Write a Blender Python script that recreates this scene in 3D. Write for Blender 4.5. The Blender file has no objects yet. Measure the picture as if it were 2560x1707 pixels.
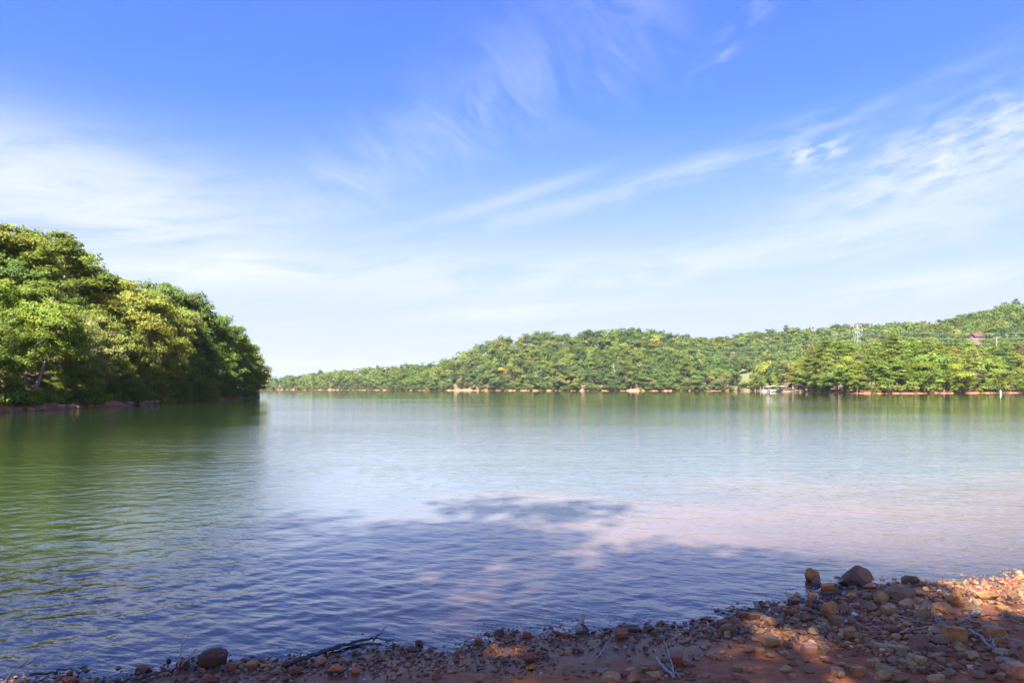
import bpy, bmesh, math, random
import numpy as np
from mathutils import Vector, Matrix, Euler

# ------------------------------------------------------------------ camera, world, sun, exposure
H, F, CX, HY = 2.2, 1707.0, 1280.0, 971.0          # camera height, focal length in photo pixels, horizon row
sc = bpy.context.scene
C = sc.collection
cam_d = bpy.data.cameras.new('camera'); cam = bpy.data.objects.new('camera', cam_d); C.objects.link(cam)
cam.location = (0, 0, H); cam.rotation_euler = (math.radians(90), 0, 0)
cam_d.sensor_width = 36; cam_d.lens = 36*F/2560; cam_d.shift_y = (HY-853.5)/2560
cam_d.clip_start = 0.05; cam_d.clip_end = 20000
sc.camera = cam

SUN_AZ = math.radians(18)      # measured from straight behind the camera towards the left
SUN_EL = math.radians(48)
to_sun = Vector((-math.sin(SUN_AZ)*math.cos(SUN_EL), -math.cos(SUN_AZ)*math.cos(SUN_EL), math.sin(SUN_EL)))
sd = bpy.data.lights.new('sun', 'SUN'); sd.energy = 4.6; sd.angle = math.radians(0.9); sd.color = (1, 0.94, 0.83)
so = bpy.data.objects.new('sun', sd); C.objects.link(so)
so.rotation_euler = to_sun.to_track_quat('Z', 'Y').to_euler(); so.location = (0, -30, 40)

vs = sc.view_settings
vs.view_transform = 'Standard'; vs.look = 'None'; vs.gamma = 1; vs.use_curve_mapping = False
vs.exposure = 2.38
sc.render.engine = 'CYCLES'
cy = sc.cycles
cy.use_denoising = True
cy.max_bounces = 7; cy.diffuse_bounces = 3; cy.glossy_bounces = 3; cy.transmission_bounces = 4
cy.transparent_max_bounces = 10; cy.volume_bounces = 1
cy.sample_clamp_indirect = 6; cy.caustics_reflective = False; cy.caustics_refractive = False


class NT:
    """small helper to write node trees"""
    def __init__(s, tree):
        s.t = tree; tree.nodes.clear()
    def n(s, typ, **kw):
        nd = s.t.nodes.new(typ)
        ins = kw.pop('ins', {})
        for k, v in kw.items(): setattr(nd, k, v)
        for k, v in ins.items():
            i = nd.inputs[k]
            if isinstance(v, bpy.types.NodeSocket): s.t.links.new(v, i)
            else: i.default_value = v
        return nd
    def m(s, op, a, b=0.0, c=None, clamp=False):
        d = {0: a, 1: b}
        if c is not None: d[2] = c
        return s.n('ShaderNodeMath', operation=op, use_clamp=clamp, ins=d).outputs[0]
    def mixc(s, f, a, b, blend='MIX'):
        nd = s.n('ShaderNodeMix', data_type='RGBA', blend_type=blend)
        for k, v in ((0, f), (6, a), (7, b)):
            if isinstance(v, bpy.types.NodeSocket): s.t.links.new(v, nd.inputs[k])
            else: nd.inputs[k].default_value = v if k == 0 else (tuple(v)+(1,))[:4]
        return nd.outputs[2]
    def ss(s, v, lo, hi, a=0.0, b=1.0):
        return s.n('ShaderNodeMapRange', interpolation_type='SMOOTHSTEP', ins={0: v, 1: lo, 2: hi, 3: a, 4: b}).outputs[0]
    def lin(s, v, lo, hi, a=0.0, b=1.0):
        return s.n('ShaderNodeMapRange', ins={0: v, 1: lo, 2: hi, 3: a, 4: b}).outputs[0]
    def noise(s, vec, scale, detail=3, rough=0.5, dist=0.0, out=0):
        return s.n('ShaderNodeTexNoise', ins={'Vector': vec, 'Scale': scale, 'Detail': detail, 'Roughness': rough, 'Distortion': dist}).outputs[out]
    def vec(s, x, y, z):
        return s.n('ShaderNodeCombineXYZ', ins={0: x, 1: y, 2: z}).outputs[0]
    def vmul(s, v, k):
        return s.n('ShaderNodeVectorMath', operation='MULTIPLY', ins={0: v, 1: k}).outputs[0]
    def mixs(s, f, a, b):
        return s.n('ShaderNodeMixShader', ins={0: f, 1: a, 2: b}).outputs[0]
    def link(s, a, b): s.t.links.new(a, b)


# ---- sky: Nishita plus thin cirrus
world = bpy.data.worlds.new('World'); sc.world = world; world.use_nodes = True
w = NT(world.node_tree)
sky = w.n('ShaderNodeTexSky', sky_type='NISHITA', sun_disc=False, sun_elevation=SUN_EL,
          sun_rotation=math.atan2(to_sun.x, to_sun.y), altitude=100, air_density=1.0, dust_density=1.6, ozone_density=3.0)
skyc = w.mixc(1.0, sky.outputs[0], (0.44, 0.60, 1.13), 'MULTIPLY')
tc = w.n('ShaderNodeTexCoord').outputs['Generated']
sp = w.n('ShaderNodeSeparateXYZ', ins={0: tc})
dx, dy, dz = sp.outputs
az = w.m('ARCTAN2', dx, dy)                # azimuth from straight ahead, right positive
el = w.m('ARCSINE', dz)
dzc = w.m('MAXIMUM', w.m('ADD', dz, 0.07), 0.03)
cpx, cpy = w.m('DIVIDE', dx, dzc), w.m('DIVIDE', dy, dzc)   # the flat cloud layer overhead
cl = w.vec(cpx, cpy, 0.0)
rot = w.n('ShaderNodeVectorRotate', rotation_type='Z_AXIS', ins={'Vector': cl, 'Angle': math.radians(28)}).outputs[0]
streak = w.noise(w.vmul(rot, (0.55, 2.6, 1)), 1.0, 7, 0.58, 0.5)
ripple = w.noise(w.vmul(rot, (2.2, 5.0, 1)), 1.6, 5, 0.6, 0.4)
sheet = w.noise(w.vmul(cl, (0.30, 0.55, 1)), 1.0, 4, 0.5, 0.3)
# thin streaks of cirrus everywhere, thicker towards the horizon where one looks through more of the layer
cir = w.m('MULTIPLY', w.ss(streak, 0.47, 0.80), w.ss(sheet, 0.36, 0.62))
low = w.ss(el, 0.36, 0.02)
fac = w.m('MULTIPLY', cir, w.lin(low, 0, 1, 0.06, 0.42))
def pxa(px, py): return math.atan2(px-CX, F), math.atan2(HY-py, math.hypot(px-CX, F))
def wisp(px, py, lx, ly, rotdeg, amp, tex, lo, hi):
    """a patch of cirrus centred on one direction of the sky"""
    a0, e0 = pxa(px, py); c_, s_ = math.cos(math.radians(rotdeg)), math.sin(math.radians(rotdeg))
    da = w.m('SUBTRACT', az, a0); de = w.m('SUBTRACT', el, e0)
    u = w.m('ADD', w.m('MULTIPLY', da, c_), w.m('MULTIPLY', de, s_))
    v = w.m('SUBTRACT', w.m('MULTIPLY', de, c_), w.m('MULTIPLY', da, s_))
    q = w.m('ADD', w.m('POWER', w.m('DIVIDE', u, lx/F), 2.0), w.m('POWER', w.m('DIVIDE', v, ly/F), 2.0))
    g = w.m('EXPONENT', w.m('MULTIPLY', q, -1.0))
    return w.m('MULTIPLY', w.m('MULTIPLY', g, amp), w.ss(tex, lo, hi))
ang = w.vec(w.m('MULTIPLY', az, 1.0), w.m('MULTIPLY', el, 1.0), 0.0)
def angtex(rotdeg, sx, sy, sc_, det=6, rough=0.6, d=0.8):
    r = w.n('ShaderNodeVectorRotate', rotation_type='Z_AXIS', ins={'Vector': ang, 'Angle': math.radians(-rotdeg)}).outputs[0]
    return w.noise(w.vmul(r, (sx, sy, 1)), sc_, det, rough, d)
t_diag = angtex(-38, 2.6, 6.0, 3.0, 6, 0.55, 1.2)
t_flat = angtex(8, 2.5, 14.0, 2.4)
t_puff = angtex(12, 8.0, 22.0, 3.2, 6, 0.58, 0.15)
t_soft = angtex(5, 2.0, 5.0, 2.0, 4, 0.5, 0.4)
wisps = [wisp(1000, 370, 330, 80, 27, 0.44, t_diag, 0.25, 0.80), wisp(1330, 190, 260, 150, 30, 0.20, t_diag, 0.25, 0.85),
         wisp(1600, 60, 190, 110, 60, 0.18, t_diag, 0.25, 0.85), wisp(1840, 90, 110, 22, 40, 0.40, t_puff, 0.42, 0.75),
         wisp(2420, 370, 260, 75, 14, 0.95, t_puff, 0.30, 0.74), wisp(2030, 385, 75, 26, 8, 0.80, t_puff, 0.40, 0.62),
         wisp(2380, 470, 330, 70, 8, 0.55, t_flat, 0.30, 0.66), wisp(1700, 430, 620, 26, 13, 0.42, t_flat, 0.34, 0.66),
         wisp(1250, 505, 260, 16, 16, 0.40, t_soft, 0.25, 0.6), wisp(170, 500, 420, 120, -4, 0.85, t_flat, 0.18, 0.60),
         wisp(60, 400, 260, 70, -12, 0.35, t_soft, 0.25, 0.65), wisp(520, 680, 420, 34, 5, 0.80, t_flat, 0.25, 0.60),
         wisp(600, 640, 70, 8, 3, 0.7, t_flat, 0.2, 0.5), wisp(2300, 715, 190, 26, 6, 0.75, t_flat, 0.30, 0.60),
         wisp(1300, 780, 220, 18, 4, 0.65, t_flat, 0.25, 0.6), wisp(1900, 640, 520, 45, 4, 0.55, t_flat, 0.28, 0.62),
         wisp(1100, 700, 520, 60, 3, 0.45, t_flat, 0.28, 0.62)]
tot = fac
for q in wisps:   # screen blend
    tot = w.m('SUBTRACT', w.m('ADD', tot, q), w.m('MULTIPLY', tot, q))
tot = w.m('MINIMUM', tot, 0.93)
veil = w.ss(el, 0.40, 0.03, 0.0, 0.95)      # haze low in the sky
base = w.mixc(veil, skyc, (2.70, 2.92, 3.8))
colr = w.mixc(tot, base, (3.3, 3.5, 3.9))
bg = w.n('ShaderNodeBackground', ins={'Color': colr, 'Strength': 0.0545})
w.link(bg.outputs[0], w.n('ShaderNodeOutputWorld').inputs[0])

# ------------------------------------------------------------------ helpers
rng = np.random.default_rng(7); random.seed(7)

def new_mesh(name, V, quads=None, tris=None, mats=(), smooth=False, attrs=None, matidx=None):
    me = bpy.data.meshes.new(name)
    V = np.asarray(V, np.float32)
    nq = 0 if quads is None else len(quads); nt = 0 if tris is None else len(tris)
    me.vertices.add(len(V)); me.vertices.foreach_set('co', V.ravel())
    me.loops.add(nq*4+nt*3); me.polygons.add(nq+nt)
    li = []
    if nq: li.append(np.asarray(quads, np.int32).ravel())
    if nt: li.append(np.asarray(tris, np.int32).ravel())
    me.loops.foreach_set('vertex_index', np.concatenate(li))
    st = np.concatenate([np.arange(nq)*4, nq*4+np.arange(nt)*3]).astype(np.int32)
    me.polygons.foreach_set('loop_start', st)
    if smooth: me.polygons.foreach_set('use_smooth', np.ones(nq+nt, bool))
    for m in mats: me.materials.append(m)
    if matidx is not None: me.polygons.foreach_set('material_index', np.asarray(matidx, np.int32))
    for k, a in (attrs or {}).items():
        a = np.asarray(a, np.float32)
        if a.ndim == 1: me.attributes.new(k, 'FLOAT', 'POINT').data.foreach_set('value', a)
        else:
            if a.shape[1] == 3: a = np.hstack([a, np.ones((len(a), 1), np.float32)])
            me.attributes.new(k, 'FLOAT_COLOR', 'POINT').data.foreach_set('color', a.ravel())
    me.update(calc_edges=True)
    return me

def obj(name, me, parent=None, loc=None, rot=None, scale=None, color=None):
    o = bpy.data.objects.new(name, me); C.objects.link(o)
    if parent: o.parent = parent
    if loc is not None: o.location = loc
    if rot is not None: o.rotation_euler = rot
    if scale is not None: o.scale = scale
    if color is not None: o.color = tuple(color)+(1,)
    return o

def tag(o, label, cat, group=None, kind=None):
    o['label'] = label; o['category'] = cat
    if group: o['group'] = group
    if kind: o['kind'] = kind
    return o

def grid_quads(nr, nc):
    i = np.arange(nr-1)[:, None]*nc + np.arange(nc-1)[None]
    i = i.ravel()
    return np.stack([i, i+1, i+nc+1, i+nc], 1)

def vnoise(x, y, seed=0):
    """value noise in numpy, 0..1"""
    x = np.asarray(x, float); y = np.asarray(y, float)
    xi = np.floor(x).astype(np.int64); yi = np.floor(y).astype(np.int64)
    fx = x-xi; fy = y-yi; fx = fx*fx*(3-2*fx); fy = fy*fy*(3-2*fy)
    def h(a, b):
        n = (a*374761393 + b*668265263 + seed*974634777) & 0xffffffff
        n = ((n ^ (n >> 13))*1274126177) & 0xffffffff
        return ((n ^ (n >> 16)) & 0xffff)/65535.0
    return (h(xi, yi)*(1-fx)+h(xi+1, yi)*fx)*(1-fy) + (h(xi, yi+1)*(1-fx)+h(xi+1, yi+1)*fx)*fy

def fbm(x, y, oct=4, seed=0):
    s = 0; a = 0.5; t = 0
    for k in range(oct):
        s = s + a*vnoise(x*2**k, y*2**k, seed+k*17); t += a; a *= 0.5
    return s/t

def sstep(x, a, b):
    t = np.clip((np.asarray(x, float)-a)/(b-a), 0, 1); return t*t*(3-2*t)

def tube(path, rad, sides=6, cap=True):
    """tapered tube along a path -> verts, quads, tris"""
    P = np.asarray(path, float); n = len(P)
    T = np.gradient(P, axis=0); T /= np.linalg.norm(T, axis=1)[:, None]+1e-9
    ref = np.array([0, 0, 1.0]) if abs(T[:, 2]).mean() < 0.8 else np.array([1.0, 0, 0])
    A = np.cross(T, ref); A /= np.linalg.norm(A, axis=1)[:, None]+1e-9
    B = np.cross(T, A)
    th = np.arange(sides)*2*math.pi/sides
    R = np.broadcast_to(np.asarray(rad, float), (n,))
    V = P[:, None]+R[:, None, None]*(np.cos(th)[None, :, None]*A[:, None]+np.sin(th)[None, :, None]*B[:, None])
    V = V.reshape(-1, 3); Q = []
    for i in range(n-1):
        for k in range(sides):
            k2 = (k+1) % sides
            Q.append((i*sides+k, i*sides+k2, (i+1)*sides+k2, (i+1)*sides+k))
    Tr = []
    if cap:
        V = np.vstack([V, P[:1], P[-1:]]); a, b = len(V)-2, len(V)-1
        for k in range(sides):
            k2 = (k+1) % sides
            Tr.append((a, k2, k)); Tr.append((b, (n-1)*sides+k, (n-1)*sides+k2))
    return V, np.array(Q), np.array(Tr).reshape(-1, 3)

class MB:
    def __init__(s): s.V = []; s.Q = []; s.T = []; s.n = 0
    def add(s, V, Q=None, T=None):
        s.V.append(np.asarray(V, float))
        if Q is not None and len(Q): s.Q.append(np.asarray(Q)+s.n)
        if T is not None and len(T): s.T.append(np.asarray(T)+s.n)
        s.n += len(V); return s
    def tube(s, path, rad, sides=6): return s.add(*tube(path, rad, sides))
    def box(s, c, size, rz=0.0):
        x, y, z = np.array(size)/2
        V = np.array([(-x, -y, -z), (x, -y, -z), (x, y, -z), (-x, y, -z), (-x, -y, z), (x, -y, z), (x, y, z), (-x, y, z)])
        c_, s_ = math.cos(rz), math.sin(rz)
        V = V @ np.array([[c_, s_, 0], [-s_, c_, 0], [0, 0, 1]]) + np.array(c)
        return s.add(V, [(0, 3, 2, 1), (4, 5, 6, 7), (0, 1, 5, 4), (1, 2, 6, 5), (2, 3, 7, 6), (3, 0, 4, 7)])
    def mesh(s, name, mat, smooth=False):
        return new_mesh(name, np.vstack(s.V), np.vstack(s.Q) if s.Q else None, np.vstack(s.T) if s.T else None, [mat], smooth)

def material(name):
    m = bpy.data.materials.new(name); m.use_nodes = True
    return m, NT(m.node_tree)

def out(nt, shader, disp=None):
    o = nt.n('ShaderNodeOutputMaterial'); nt.link(shader, o.inputs[0])

# ------------------------------------------------------------------ materials
def leaf_material(name, from_attr, lo=0.85, hi=1.75):
    m, n = material(name)
    if from_attr: c0 = n.n('ShaderNodeAttribute', attribute_name='tint').outputs['Color']
    else: c0 = n.n('ShaderNodeObjectInfo').outputs['Color']
    r = n.n('ShaderNodeAttribute', attribute_name='rnd').outputs['Fac']
    hs = n.n('ShaderNodeHueSaturation', ins={'Hue': n.lin(r, 0, 1, 0.478, 0.518), 'Saturation': n.lin(r, 0, 1, 1.08, 0.9),
                                             'Value': n.lin(r, 0, 1, lo, hi), 'Color': c0}).outputs[0]
    d = n.n('ShaderNodeBsdfDiffuse', ins={'Color': hs}).outputs[0]
    tcol = n.mixc(1.0, hs, (1.25, 1.2, 0.45), 'MULTIPLY')
    t = n.n('ShaderNodeBsdfTranslucent', ins={'Color': tcol}).outputs[0]
    out(n, n.mixs(0.42, d, t))
    return m
LEAF = leaf_material('leaf_foliage', False)
LEAF_A = leaf_material('leaf_foliage_mass', True, 1.0, 1.5)
LEAF_F = leaf_material('leaf_foliage_far', False, 1.0, 1.5)

def bark_material(name, c1, c2):
    m, n = material(name)
    p = n.n('ShaderNodeTexCoord').outputs['Object']
    f = n.noise(n.vmul(p, (60, 60, 12)), 1.0, 4, 0.6)
    c = n.mixc(n.ss(f, 0.3, 0.7), c1, c2)
    out(n, n.n('ShaderNodeBsdfPrincipled', ins={'Base Color': c, 'Roughness': 0.9}).outputs[0])
    return m
BARK = bark_material('bark_grey_brown', (0.16, 0.125, 0.095), (0.34, 0.28, 0.23))
BARK_PALE = bark_material('bark_pale', (0.42, 0.38, 0.31), (0.62, 0.58, 0.50))
BARK_PINE = bark_material('bark_pine', (0.16, 0.10, 0.07), (0.34, 0.25, 0.19))

def terrain_material():
    m, n = material('lakeside_ground')
    g = n.n('ShaderNodeNewGeometry'); p = g.outputs['Position']
    z = n.n('ShaderNodeSeparateXYZ', ins={0: p}).outputs[2]
    na = n.noise(p, 0.12, 4, 0.6); nb = n.noise(p, 0.9, 4, 0.6)
    clay = n.mixc(n.ss(nb, 0.3, 0.7), (0.30, 0.10, 0.04), (0.42, 0.185, 0.09))
    litter = n.mixc(n.ss(nb, 0.3, 0.7), (0.085, 0.05, 0.028), (0.15, 0.095, 0.05))
    zz = n.m('ADD', z, n.lin(na, 0.3, 0.7, -1.2, 1.2))
    c = n.mixc(n.ss(zz, 0.5, 1.5), clay, litter)
    grass_a = n.n('ShaderNodeAttribute', attribute_name='grass').outputs['Fac']
    grass = n.mixc(n.ss(nb, 0.3, 0.7), (0.08, 0.10, 0.03), (0.12, 0.115, 0.045))
    c = n.mixc(grass_a, c, grass)
    clay_a = n.n('ShaderNodeAttribute', attribute_name='clay').outputs['Fac']
    c = n.mixc(clay_a, c, clay)
    wet = n.ss(z, 0.35, 0.0, 0.0, 0.55)
    c = n.mixc(wet, c, (0.09, 0.035, 0.02))
    b = n.n('ShaderNodeBump', ins={'Strength': 0.6, 'Distance': 0.3, 'Height': nb}).outputs[0]
    out(n, n.n('ShaderNodeBsdfPrincipled', ins={'Base Color': c, 'Roughness': 0.95, 'Normal': b}).outputs[0])
    return m
TERRAIN = terrain_material()

def beach_material():
    m, n = material('red_clay_beach')
    p = n.n('ShaderNodeNewGeometry').outputs['Position']
    z = n.n('ShaderNodeSeparateXYZ', ins={0: p}).outputs[2]
    n1 = n.noise(p, 1.3, 5, 0.6); n2 = n.noise(p, 14, 6, 0.65); n3 = n.noise(p, 90, 3, 0.6)
    c = n.mixc(n.ss(n1, 0.3, 0.7), (0.30, 0.068, 0.019), (0.40, 0.112, 0.036))
    c = n.mixc(n.ss(n2, 0.35, 0.7, 0, 0.75), c, (0.48, 0.190, 0.075))
    c = n.mixc(n.ss(n.noise(p, 4.5, 4, 0.6), 0.56, 0.72, 0, 0.5), c, (0.17, 0.076, 0.045))
    ledge = n.n('ShaderNodeAttribute', attribute_name='ledge').outputs['Fac']
    c = n.mixc(n.m('MULTIPLY', ledge, n.ss(n2, 0.2, 0.6, 0.7, 1.0)), c, (0.46, 0.17, 0.045))
    v = n.n('ShaderNodeTexVoronoi', feature='F1', ins={'Vector': p, 'Scale': 85})
    grit = n.ss(v.outputs['Distance'], 0.42, 0.18)
    gc = n.n('ShaderNodeHueSaturation', ins={'Saturation': 0.35, 'Value': 0.42, 'Color': v.outputs['Color']}).outputs[0]
    gc = n.mixc(0.55, gc, (0.30, 0.20, 0.13))
    c = n.mixc(n.m('MULTIPLY', grit, n.ss(n.noise(p, 3.1, 3, 0.5), 0.46, 0.66, 0, 0.9)), c, gc)
    wetn = n.m('ADD', z, n.lin(n1, 0.3, 0.7, -0.03, 0.03))
    wet = n.ss(wetn, 0.10, 0.03)
    c = n.mixc(n.m('MULTIPLY', wet, 0.72), c, (0.11, 0.034, 0.014))
    silt = n.ss(z, -0.015, -0.06, 0.0, 0.8)          # pale silt settled on the bed
    c = n.mixc(silt, c, n.mixc(n.ss(n2, 0.35, 0.7), (0.60, 0.265, 0.125), (0.46, 0.175, 0.075)))
    rough = n.lin(wet, 0, 1, 0.85, 0.28)
    hgt = n.m('ADD', n.m('MULTIPLY', n2, 1.0), n.m('ADD', n.m('MULTIPLY', n3, 0.35), n.m('MULTIPLY', grit, 0.5)))
    b = n.n('ShaderNodeBump', ins={'Strength': 0.9, 'Distance': 0.014, 'Height': hgt}).outputs[0]
    out(n, n.n('ShaderNodeBsdfPrincipled', ins={'Base Color': c, 'Roughness': rough, 'Specular IOR Level': 0.3, 'Normal': b}).outputs[0])
    return m
BEACH = beach_material()

def stone_material(name, from_attr):
    m, n = material(name)
    p = n.n('ShaderNodeNewGeometry').outputs['Position']
    z = n.n('ShaderNodeSeparateXYZ', ins={0: p}).outputs[2]
    if from_attr: c0 = n.n('ShaderNodeAttribute', attribute_name='tint').outputs['Color']
    else: c0 = n.n('ShaderNodeObjectInfo').outputs['Color']
    n1 = n.noise(p, 11, 5, 0.62); n2 = n.noise(p, 55, 5, 0.65)
    c = n.mixc(n.ss(n1, 0.38, 0.68, 0.0, 0.55), c0, n.mixc(1.0, c0, (0.50, 0.42, 0.38), 'MULTIPLY'))
    c = n.mixc(n.ss(n2, 0.45, 0.75, 0, 0.5), c, n.mixc(1.0, c0, (1.45, 1.4, 1.35), 'MULTIPLY'))
    c = n.mixc(n.ss(n.noise(p, 6, 3, 0.5), 0.52, 0.7, 0, 0.55), c, (0.22, 0.095, 0.055))
    st = n.noise(n.vmul(p, (7, 7, 60)), 1.0, 3, 0.5)
    c = n.mixc(n.ss(st, 0.55, 0.75, 0, 0.25), c, (0.10, 0.06, 0.045))
    wet = n.ss(n.m('ADD', z, n.lin(n1, 0.3, 0.7, -0.02, 0.02)), 0.075, 0.015)
    c = n.mixc(n.m('MULTIPLY', wet, 0.6), c, n.mixc(1.0, c, (0.24, 0.18, 0.15), 'MULTIPLY'))
    b = n.n('ShaderNodeBump', ins={'Strength': 1.0, 'Distance': 0.022, 'Height': n.m('ADD', n1, n.m('MULTIPLY', n2, 0.5))}).outputs[0]
    out(n, n.n('ShaderNodeBsdfPrincipled', ins={'Base Color': c, 'Roughness': n.lin(wet, 0, 1, 0.82, 0.3), 'Normal': b}).outputs[0])
    return m
STONE = stone_material('shore_stone', False)
PEBBLE = stone_material('shore_pebbles', True)

def plain(name, col, rough=0.7, metal=0.0, nscale=30, namp=0.25):
    m, n = material(name)
    p = n.n('ShaderNodeNewGeometry').outputs['Position']
    f = n.noise(p, nscale, 4, 0.6)
    c = n.mixc(n.ss(f, 0.3, 0.7, 0, namp), col, tuple(x*0.45 for x in col))
    out(n, n.n('ShaderNodeBsdfPrincipled', ins={'Base Color': c, 'Roughness': rough, 'Metallic': metal}).outputs[0])
    return m
WOOD_DARK = plain('wet_dark_wood', (0.055, 0.038, 0.03), 0.6)
WOOD_GREY = plain('weathered_grey_wood', (0.36, 0.31, 0.27), 0.85)
WOOD_TAN = plain('dry_tan_reed', (0.42, 0.28, 0.17), 0.8)
STEEL = plain('galvanised_steel', (0.33, 0.32, 0.30), 0.5, 0.0, 2)
WIRE = plain('aluminium_wire', (0.85, 0.85, 0.83), 0.45, 0.0, 2)
WHITE = plain('white_paint', (0.66, 0.66, 0.64), 0.45, 0, 1.5, 0.12)
DARK = plain('dark_hull', (0.03, 0.03, 0.035), 0.4, 0, 2)
DECK = plain('grey_deck', (0.42, 0.38, 0.34), 0.8, 0, 2)
ROOF = plain('red_brown_roof', (0.085, 0.034, 0.028), 0.85, 0, 0.8)
BRICK = plain('brown_siding', (0.09, 0.06, 0.045), 0.8, 0, 1)
GLASS = plain('dark_window_glass', (0.03, 0.035, 0.04), 0.1, 0, 1, 0.05)
ORANGE = plain('orange_band', (0.75, 0.22, 0.04), 0.5, 0, 5, 0.1)

def water_material():
    m, n = material('lake_water')
    p = n.n('ShaderNodeNewGeometry').outputs['Position']
    sx, sy, sz = n.n('ShaderNodeSeparateXYZ', ins={0: p}).outputs
    off = n.n('ShaderNodeAttribute', attribute_name='offshore').outputs['Fac']     # metres from the near waterline
    dep = n.n('ShaderNodeAttribute', attribute_name='depth').outputs['Fac']        # water depth in metres
    patch = n.noise(n.vmul(p, (0.016, 0.05, 1)), 1.0, 3, 0.5)
    calm = n.lin(n.ss(patch, 0.35, 0.65), 0, 1, 0.45, 1.25)
    r1 = n.n('ShaderNodeVectorRotate', rotation_type='Z_AXIS', ins={'Vector': p, 'Angle': math.radians(20)}).outputs[0]
    f1 = n.noise(n.vmul(r1, (2.2, 4.4, 1)), 1.0, 4, 0.55, 0.3)
    f2 = n.noise(n.vmul(p, (0.35, 0.9, 1)), 1.0, 3, 0.5, 0.2)
    f3 = n.noise(n.vmul(r1, (6.5, 13.0, 1)), 1.0, 2, 0.5, 0.2)
    near = n.m('ADD', n.ss(off, 2.0, 40.0, 0.60, 0.11), n.ss(off, 40.0, 190.0, 0.22, 0.0))
    hgt = n.m('ADD', n.m('MULTIPLY', f1, 0.034), n.m('MULTIPLY', f2, 0.050))
    hgt = n.m('ADD', hgt, n.m('MULTIPLY', f3, 0.017))
    hgt = n.m('MULTIPLY', hgt, n.m('MULTIPLY', calm, near))
    b = n.n('ShaderNodeBump', ins={'Strength': 1.0, 'Distance': 1.0, 'Height': hgt}).outputs[0]
    fr = n.n('ShaderNodeFresnel', ins={'IOR': 1.75, 'Normal': b}).outputs[0]
    gl = n.n('ShaderNodeBsdfGlossy', ins={'Color': (0.97, 0.98, 1, 1), 'Roughness': 0.03, 'Normal': b}).outputs[0]
    # silt stirred up along the near shore, green-brown water farther out
    nz = n.noise(n.vmul(p, (0.25, 0.4, 1)), 1.0, 3, 0.5)
    offl = n.m('ADD', off, n.m('ADD', n.ss(sx, 1.0, -6.0, 0.0, 5.0), n.ss(n.m('DIVIDE', sx, n.m('MAXIMUM', sy, 1.0)), -0.20, -0.48, 0.0, 56.0)))  # less silt at left; wedge keeps painted sky sheen off the headland reflection
    silt = n.ss(n.m('ADD', offl, n.lin(nz, 0.3, 0.7, -2.0, 2.0)), 10.0, 0.3)
    sky_sheen = n.ss(offl, 62.0, 9.0)  # bright sky reflection painted into the body colour as a paler mid-lake band
    turb_sheen = n.mixc(sky_sheen, (0.014, 0.026, 0.010), (0.125, 0.148, 0.150))
    turb_sheen = n.mixc(silt, turb_sheen, (0.27, 0.185, 0.145))
    df = n.n('ShaderNodeBsdfDiffuse', ins={'Color': turb_sheen}).outputs[0]
    tr = n.n('ShaderNodeBsdfTransparent', ins={'Color': (0.97, 0.91, 0.86, 1)}).outputs[0]
    clear = n.m('EXPONENT', n.m('MULTIPLY', n.m('MAXIMUM', dep, 0.0), -3.4))
    body = n.mixs(clear, df, tr)
    out(n, n.mixs(fr, body, gl))
    return m
WATER = water_material()

# ------------------------------------------------------------------ near shore: ground height
def wpt(px, py, z=0.0):
    d = (H-z)*F/(py-HY); return (px-CX)/F*d, d
_sl = [(-520, 1800), (-200, 1745), (65, 1707), (326, 1690), (480, 1668), (700, 1652), (880, 1640), (1045, 1625), (1284, 1597), (1415, 1585),
       (1632, 1580), (1740, 1573), (1850, 1552), (1960, 1525), (2000, 1510), (2060, 1500), (2110, 1482), (2200, 1468), (2300, 1464), (2400, 1464), (2500, 1455), (2580, 1448)]
_sw = np.array([wpt(*q) for q in _sl])
_sx = np.concatenate([[-60, -25], _sw[:, 0], [9, 14, 25, 60]]); _sy = np.concatenate([[-4, 1.2], _sw[:, 1], [8.6, 10.5, 13, 15]])
_o = np.argsort(_sx); _sx, _sy = _sx[_o], _sy[_o]
def shore_y(x): return np.interp(x, _sx, _sy)
def inland(x, y):           # positive on land (metres, roughly)
    return (shore_y(np.asarray(x, float))-np.asarray(y, float))*0.93
LEDGE = (wpt(1345, 1690, 0.2)[0], wpt(1345, 1690, 0.2)[1])
def ground(x, y):
    x = np.asarray(x, float); y = np.asarray(y, float)
    s = inland(x, y) + 0.30*(fbm(x*1.7+9, y*1.7, 3, 5)-0.5)
    land = 0.075*s + 0.004*np.maximum(s-7, 0)**2*np.clip(1-(s-7)/60, 0.2, 1)
    bed = np.maximum(0.055*s - 0.0035*s*s, -3.0)
    z = np.where(s > 0, land, np.where(s > -30, bed, -3.0))
    z = z + 0.07*(fbm(x*0.9, y*0.9, 3, 2)-0.5)*sstep(s, -1, 1.5) + 0.030*(fbm(x*5, y*5, 3, 3)-0.5) + 0.010*(fbm(x*22, y*22, 2, 4)-0.5)
    # low ledges of clay bedrock at the bottom of the beach
    e = np.exp(-(((x-LEDGE[0])/0.36)**2+((y-LEDGE[1])/0.20)**2)); z = z + 0.075*np.minimum(e*1.4, 1)*(0.7+0.6*fbm(x*7, y*16, 3, 8))
    e2 = np.exp(-(((x-LEDGE[0]-0.75)/0.55)**2+((y-LEDGE[1]+0.02)/0.16)**2)); z = z + 0.05*np.minimum(e2*1.3, 1)*(0.6+0.8*fbm(x*6, y*18, 3, 9))
    return z
def gz(x, y): return float(ground(np.array([x]), np.array([y]))[0])
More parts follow.
